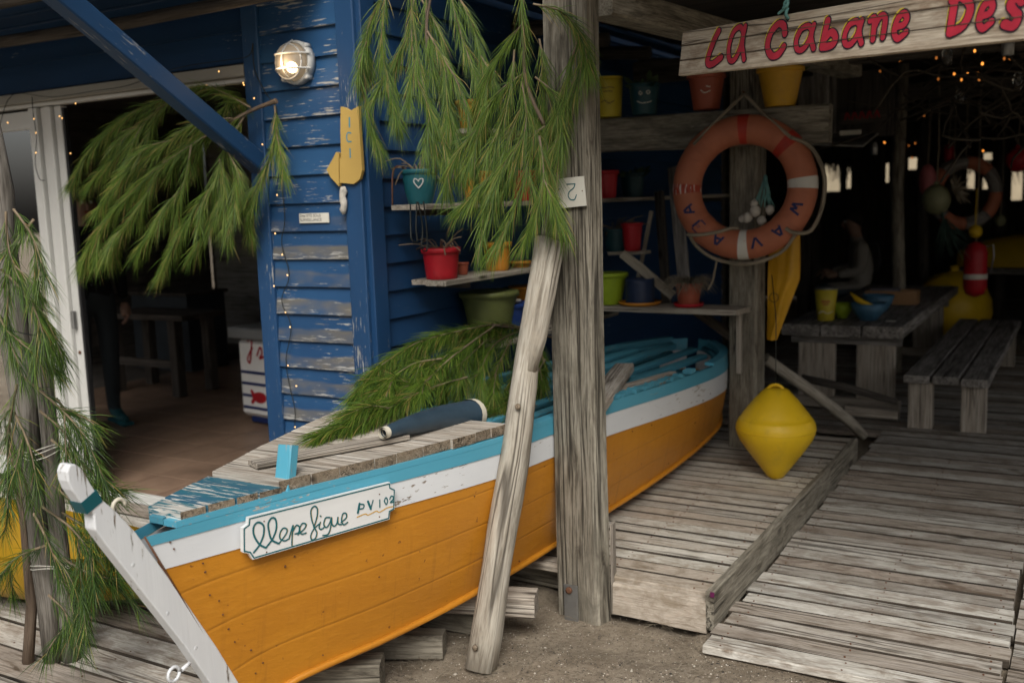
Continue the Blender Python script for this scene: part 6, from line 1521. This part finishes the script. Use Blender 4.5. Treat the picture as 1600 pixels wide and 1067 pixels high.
b = MB(); b.box(aty(1312, 212, 7.5) , aty(1345, 203, 7.52) + Vector((0, .02, 0)), .002); b.obj('label_card', M['offwhite'], aw)
us = thing('partition', 'dark upright board panel with a faint red sign above the awning', 'panel', tuple(aty(1350, 190, 8.2)))
for i in range(5):
    pa = aty(1262 + i * 30, 200, 8.2); b = MB(); b.beam((pa.x, 8.2, pa.z - .06), (pa.x, 8.2, 2.5), .15, .02, (0, 1, 0), .002); b.obj('board', M['table'] if i in (1, 0) else M['darkwood'], us)
pa, pb = aty(1312, 196, 8.15), aty(1386, 172, 8.15); b = MB(); b.box((pa.x, 8.15, pa.z), (pb.x, 8.165, pb.z), .002); fs_ = b.obj('sign_board', M['darkwood'], us)
b = MB()
for k in range(5): b.stroke([(pa.x + .04 + k * .055, pa.z + .04), (pa.x + .055 + k * .055, pa.z + .09), (pa.x + .075 + k * .055, pa.z + .045)], .012, (0, 8.148, 0), Vector((1, 0, 0)), Vector((0, 0, 1)), .001 + .0002 * k)
b.obj('red_scrawl', M['p_red'], us)
ub = thing('inner_post', 'pale grey upright board beside the ochre pot above the beam', 'post', tuple(aty(1282, 150, 7.4)))
pa = aty(1283, 195, 7.4); b = MB(); b.beam((pa.x, 7.4, pa.z), (pa.x, 7.4, 2.55), .11, .05, (0, 1, 0), .004); b.obj('timber', M['table'], ub)
# dry vine branches tangled under the roof on the right
vine = thing('dry_vines', 'tangle of dry vine branches under the terrace roof at the right', 'vines', tuple(aty(1560, 180, 7.5)))
b = MB()
for i in range(60):
    p = aty(rnd(1440, 1640), rnd(60, 210), rnd(5.6, 8.5)); d = Vector((rnd(-1, 1), rnd(-.6, .6), rnd(-.35, .3))).normalized(); L = rnd(.3, .9)
    b.tube(smooth2([p, p + d * L * .35 + rv(.06), p + d * L * .7 + rv(.1), p + d * L + rv(.12)], 3), [.007] * 10, 4)
b.obj('stems', M['thatch'], vine)['kind'] = 'stuff'
# little lanterns and glass bits catching the light
for i, (px, py, Y) in enumerate(((1480, 88, 6.0), (1575, 70, 5.2), (1590, 128, 6.5), (1500, 152, 7), (1366, 232, 8.0))):
    p = aty(px, py, Y); L_ = thing('glass_jar', ('small glass jar hanging under the sign', 'pale tin hanging at the right under the sign', 'round glass jar at the right edge under the sign', 'glass jar among the orange bulbs', 'pale rag strip hanging by the dark pole')[i], 'jar', tuple(p), 'jars hanging under the terrace roof')
    b = MB(); b.lathe([(.02, -.05), (.026, -.045), (.028, .02), (.02, .035), (.02, .05)], p, n=12); b.obj('body', M['metal'] if i in (1, 4) else glass('jar_glass_%d' % i, (.8, .85, .85), .1), L_)
    b = MB(); b.tube([p + Vector((0, 0, .05)), p + Vector((0, 0, .3)), Vector((p.x, p.y, 2.6))], .002, 4); b.obj('string', M['wire'], L_)

# ================================================================== SHELF-SIDE CLUTTER
for lab, x0, y0, Y0, x1, y1, Y1, wd, mt in (
    ('grey plank leaning behind the pot of dry grass', 1052, 262, 6.2, 1072, 470, 5.9, .075, 'table'), ('dark plank leaning just left of the grey one', 1030, 300, 6.3, 1042, 480, 6.0, .06, 'darkwood'),
    ('thin grey stick leaning behind the navy pot', 1018, 330, 6.0, 990, 470, 5.9, .02, 'shelf')):
    b = MB(); b.beam(aty(x0, y0, Y0), aty(x1, y1, Y1), wd, .03, (0, 1, 0), .003, 2, .002); tag(b.obj('leaning_plank', M[mt]), lab, 'plank', 'planks leaning behind the pale shelf')
b = MB(); b.beam(aty(972, 396, 5.44), aty(1052, 462, 5.5), .055, .03, (0, -1, .3), .004, 3, .004); tag(b.obj('split_stick', M['drift']), 'split pale stick lying across the navy pot', 'stick')
b = MB(); b.beam(aty(955, 396, 5.75), aty(1012, 394, 5.75), .1, .02, bev=.003); tag(b.obj('small_shelf', M['shelf']), 'small plank shelf between the lime pot and the upper shelf', 'shelf')
def sp2(px, py, Y): p = aty(px, py, Y); return p
pot('flower_pot', 'tall red pot on the small plank shelf behind the stick', sp2(988, 392, 5.76), .065, .05, .17, M['p_red'], 'flower pots on the small plank shelf', rim=.008)
pot('flower_pot', 'dark teal pot on the small plank shelf next to the tall red one', sp2(962, 393, 5.76), .075, .06, .14, M['p_dteal'], 'flower pots on the small plank shelf', rim=.008, plant='twigs')
# diagonal brace under the pale shelf and twine loops on the upper shelf
b = MB(); b.beam(aty(1090, 488, 5.75), aty(1150, 530, 5.6), .05, .05, (0, -1, 0), .004); tag(b.obj('shelf_strut', M['brown']), 'brown strut under the pale shelf by the ring post', 'strut')
b = MB(); q = shelf_pt(645, XS + .1, Z1)
b.tube(smooth2([q + Vector((0, 0, .0)), q + Vector((.01, -.02, -.1)), q + Vector((.02, -.03, -.15)), q + Vector((.02, .01, -.16)), q + Vector((.01, .02, -.1)), q + Vector((0, .05, .012))], 5), .0035, 5)
b.tube(smooth2([q + Vector((0, .06, .01)), q + Vector((.01, .07, -.1)), q + Vector((.015, .05, -.19)), q + Vector((.015, .09, -.2)), q + Vector((.01, .1, -.1)), q + Vector((0, .1, .012))], 5), .0035, 5)
tag(b.obj('twine_loops', M['wire']), 'dark twine loops hanging under the upper shelf', 'twine')
b = MB(); q = shelf_pt(617, XS - .05, Z1); b.tube(smooth2([q + Vector((0, 0, .0)), q + Vector((0, .01, .12)), q + Vector((.0, .03, .165)), q + Vector((0, .09, .17)), q + Vector((0, .13, .12))], 5), .004, 5); tag(b.obj('bent_wire', M['rust']), 'rusty bent wire handle left of the heart pot', 'wire')

# ================================================================== STRING LIGHTS
def string_light(label, pts, bulbs, r=.0022, mat=None, bulb='bulb', br_=.0028, group='fairy light strings'):
    S = thing('fairy_lights', label, 'string lights', tuple(pts[0]), group)
    b = MB(); b.tube(smooth2(pts, 4), r, 4, caps=False); b.obj('wire', M['wire'], S)
    for p in bulbs:
        b = MB(); b.ball(p, br_, 8, sz=(1, 1, 1.4)); b.obj('bulb', M['bulbdim' if bulb == 'bulbfar' and random.random() < .55 else bulb], S)
    return S
yl = YW - .06
string_light('fairy lights drooping along the white lintel over the doorway', [aty(x, y, yl) for x, y in ((0, 195, ), (20, 148), (80, 152), (150, 142), (200, 134), (260, 112), (300, 102), (350, 95), (388, 88), (395, 68))],
             [aty(x, y, yl - .01) for x, y in ((12, 192), (118, 162), (323, 134), (381, 133), (342, 112), (380, 130))])
string_light('fairy lights hanging down the white door frame', [aty(x, y, yl) for x, y in ((50, 152), (52, 180), (57, 215), (55, 255), (62, 280), (70, 282))], [aty(x, y, yl - .01) for x, y in ((53, 186), (56, 208), (56, 239), (97, 185), (93, 182), (110, 240))])
string_light('fairy lights running down the left edge of the blue boards', [aty(x, y, YW - .04) for x, y in ((395, 68), (398, 110), (418, 150), (432, 170), (436, 250), (445, 340), (440, 380), (452, 430), (440, 470), (455, 510), (447, 560), (452, 600), (461, 640), (460, 670))],
             [aty(x, y, YW - .05) for x, y in ((410, 226), (433, 305), (430, 365), (441, 398), (449, 430), (428, 447), (446, 488), (453, 511), (450, 571), (463, 603), (461, 667), (397, 154))])
far = [(1357, 90, 6), (1374, 88, 6.4), (1385, 98, 6.6), (1422, 104, 6), (1406, 95, 7), (1463, 91, 6), (1496, 72, 6.5), (1523, 80, 6), (1535, 100, 5.6), (1569, 92, 6), (1578, 92, 6.2), (1530, 125, 6), (1519, 152, 6.4), (1554, 116, 6), (1573, 120, 6), (1587, 145, 6), (1512, 116, 7), (1528, 115, 7), (1491, 116, 7.2), (1466, 124, 7.4), (1502, 125, 7.5), (1382, 223, 8.5), (1430, 224, 8.5), (1425, 247, 8.2), (1533, 229, 8), (1573, 234, 8), (1575, 248, 8.4), (1470, 182, 8), (1444, 181, 8.4), (1536, 236, 9), (1420, 228, 9), (1375, 112, 8), (1341, 96, 7)]
for k in range(4):
    grp_ = [aty(*f) for q_, f in enumerate(far[k::4]) if q_ % 3]
    grp_.sort(key=lambda p: p.x)
    pts = []
    for p in grp_: pts += [p + Vector((0, 0, .05)), ]
    string_light(('front string of orange bulbs under the terrace roof', 'second string of orange bulbs under the terrace roof', 'third string of orange bulbs crossing the dark terrace', 'last string of orange bulbs deep in the terrace')[k], pts, grp_, .002, None, 'bulbfar', .0065, 'bulb strings under the terrace roof')

for o in bpy.data.objects:
    if '_o' in o: del o['_o']
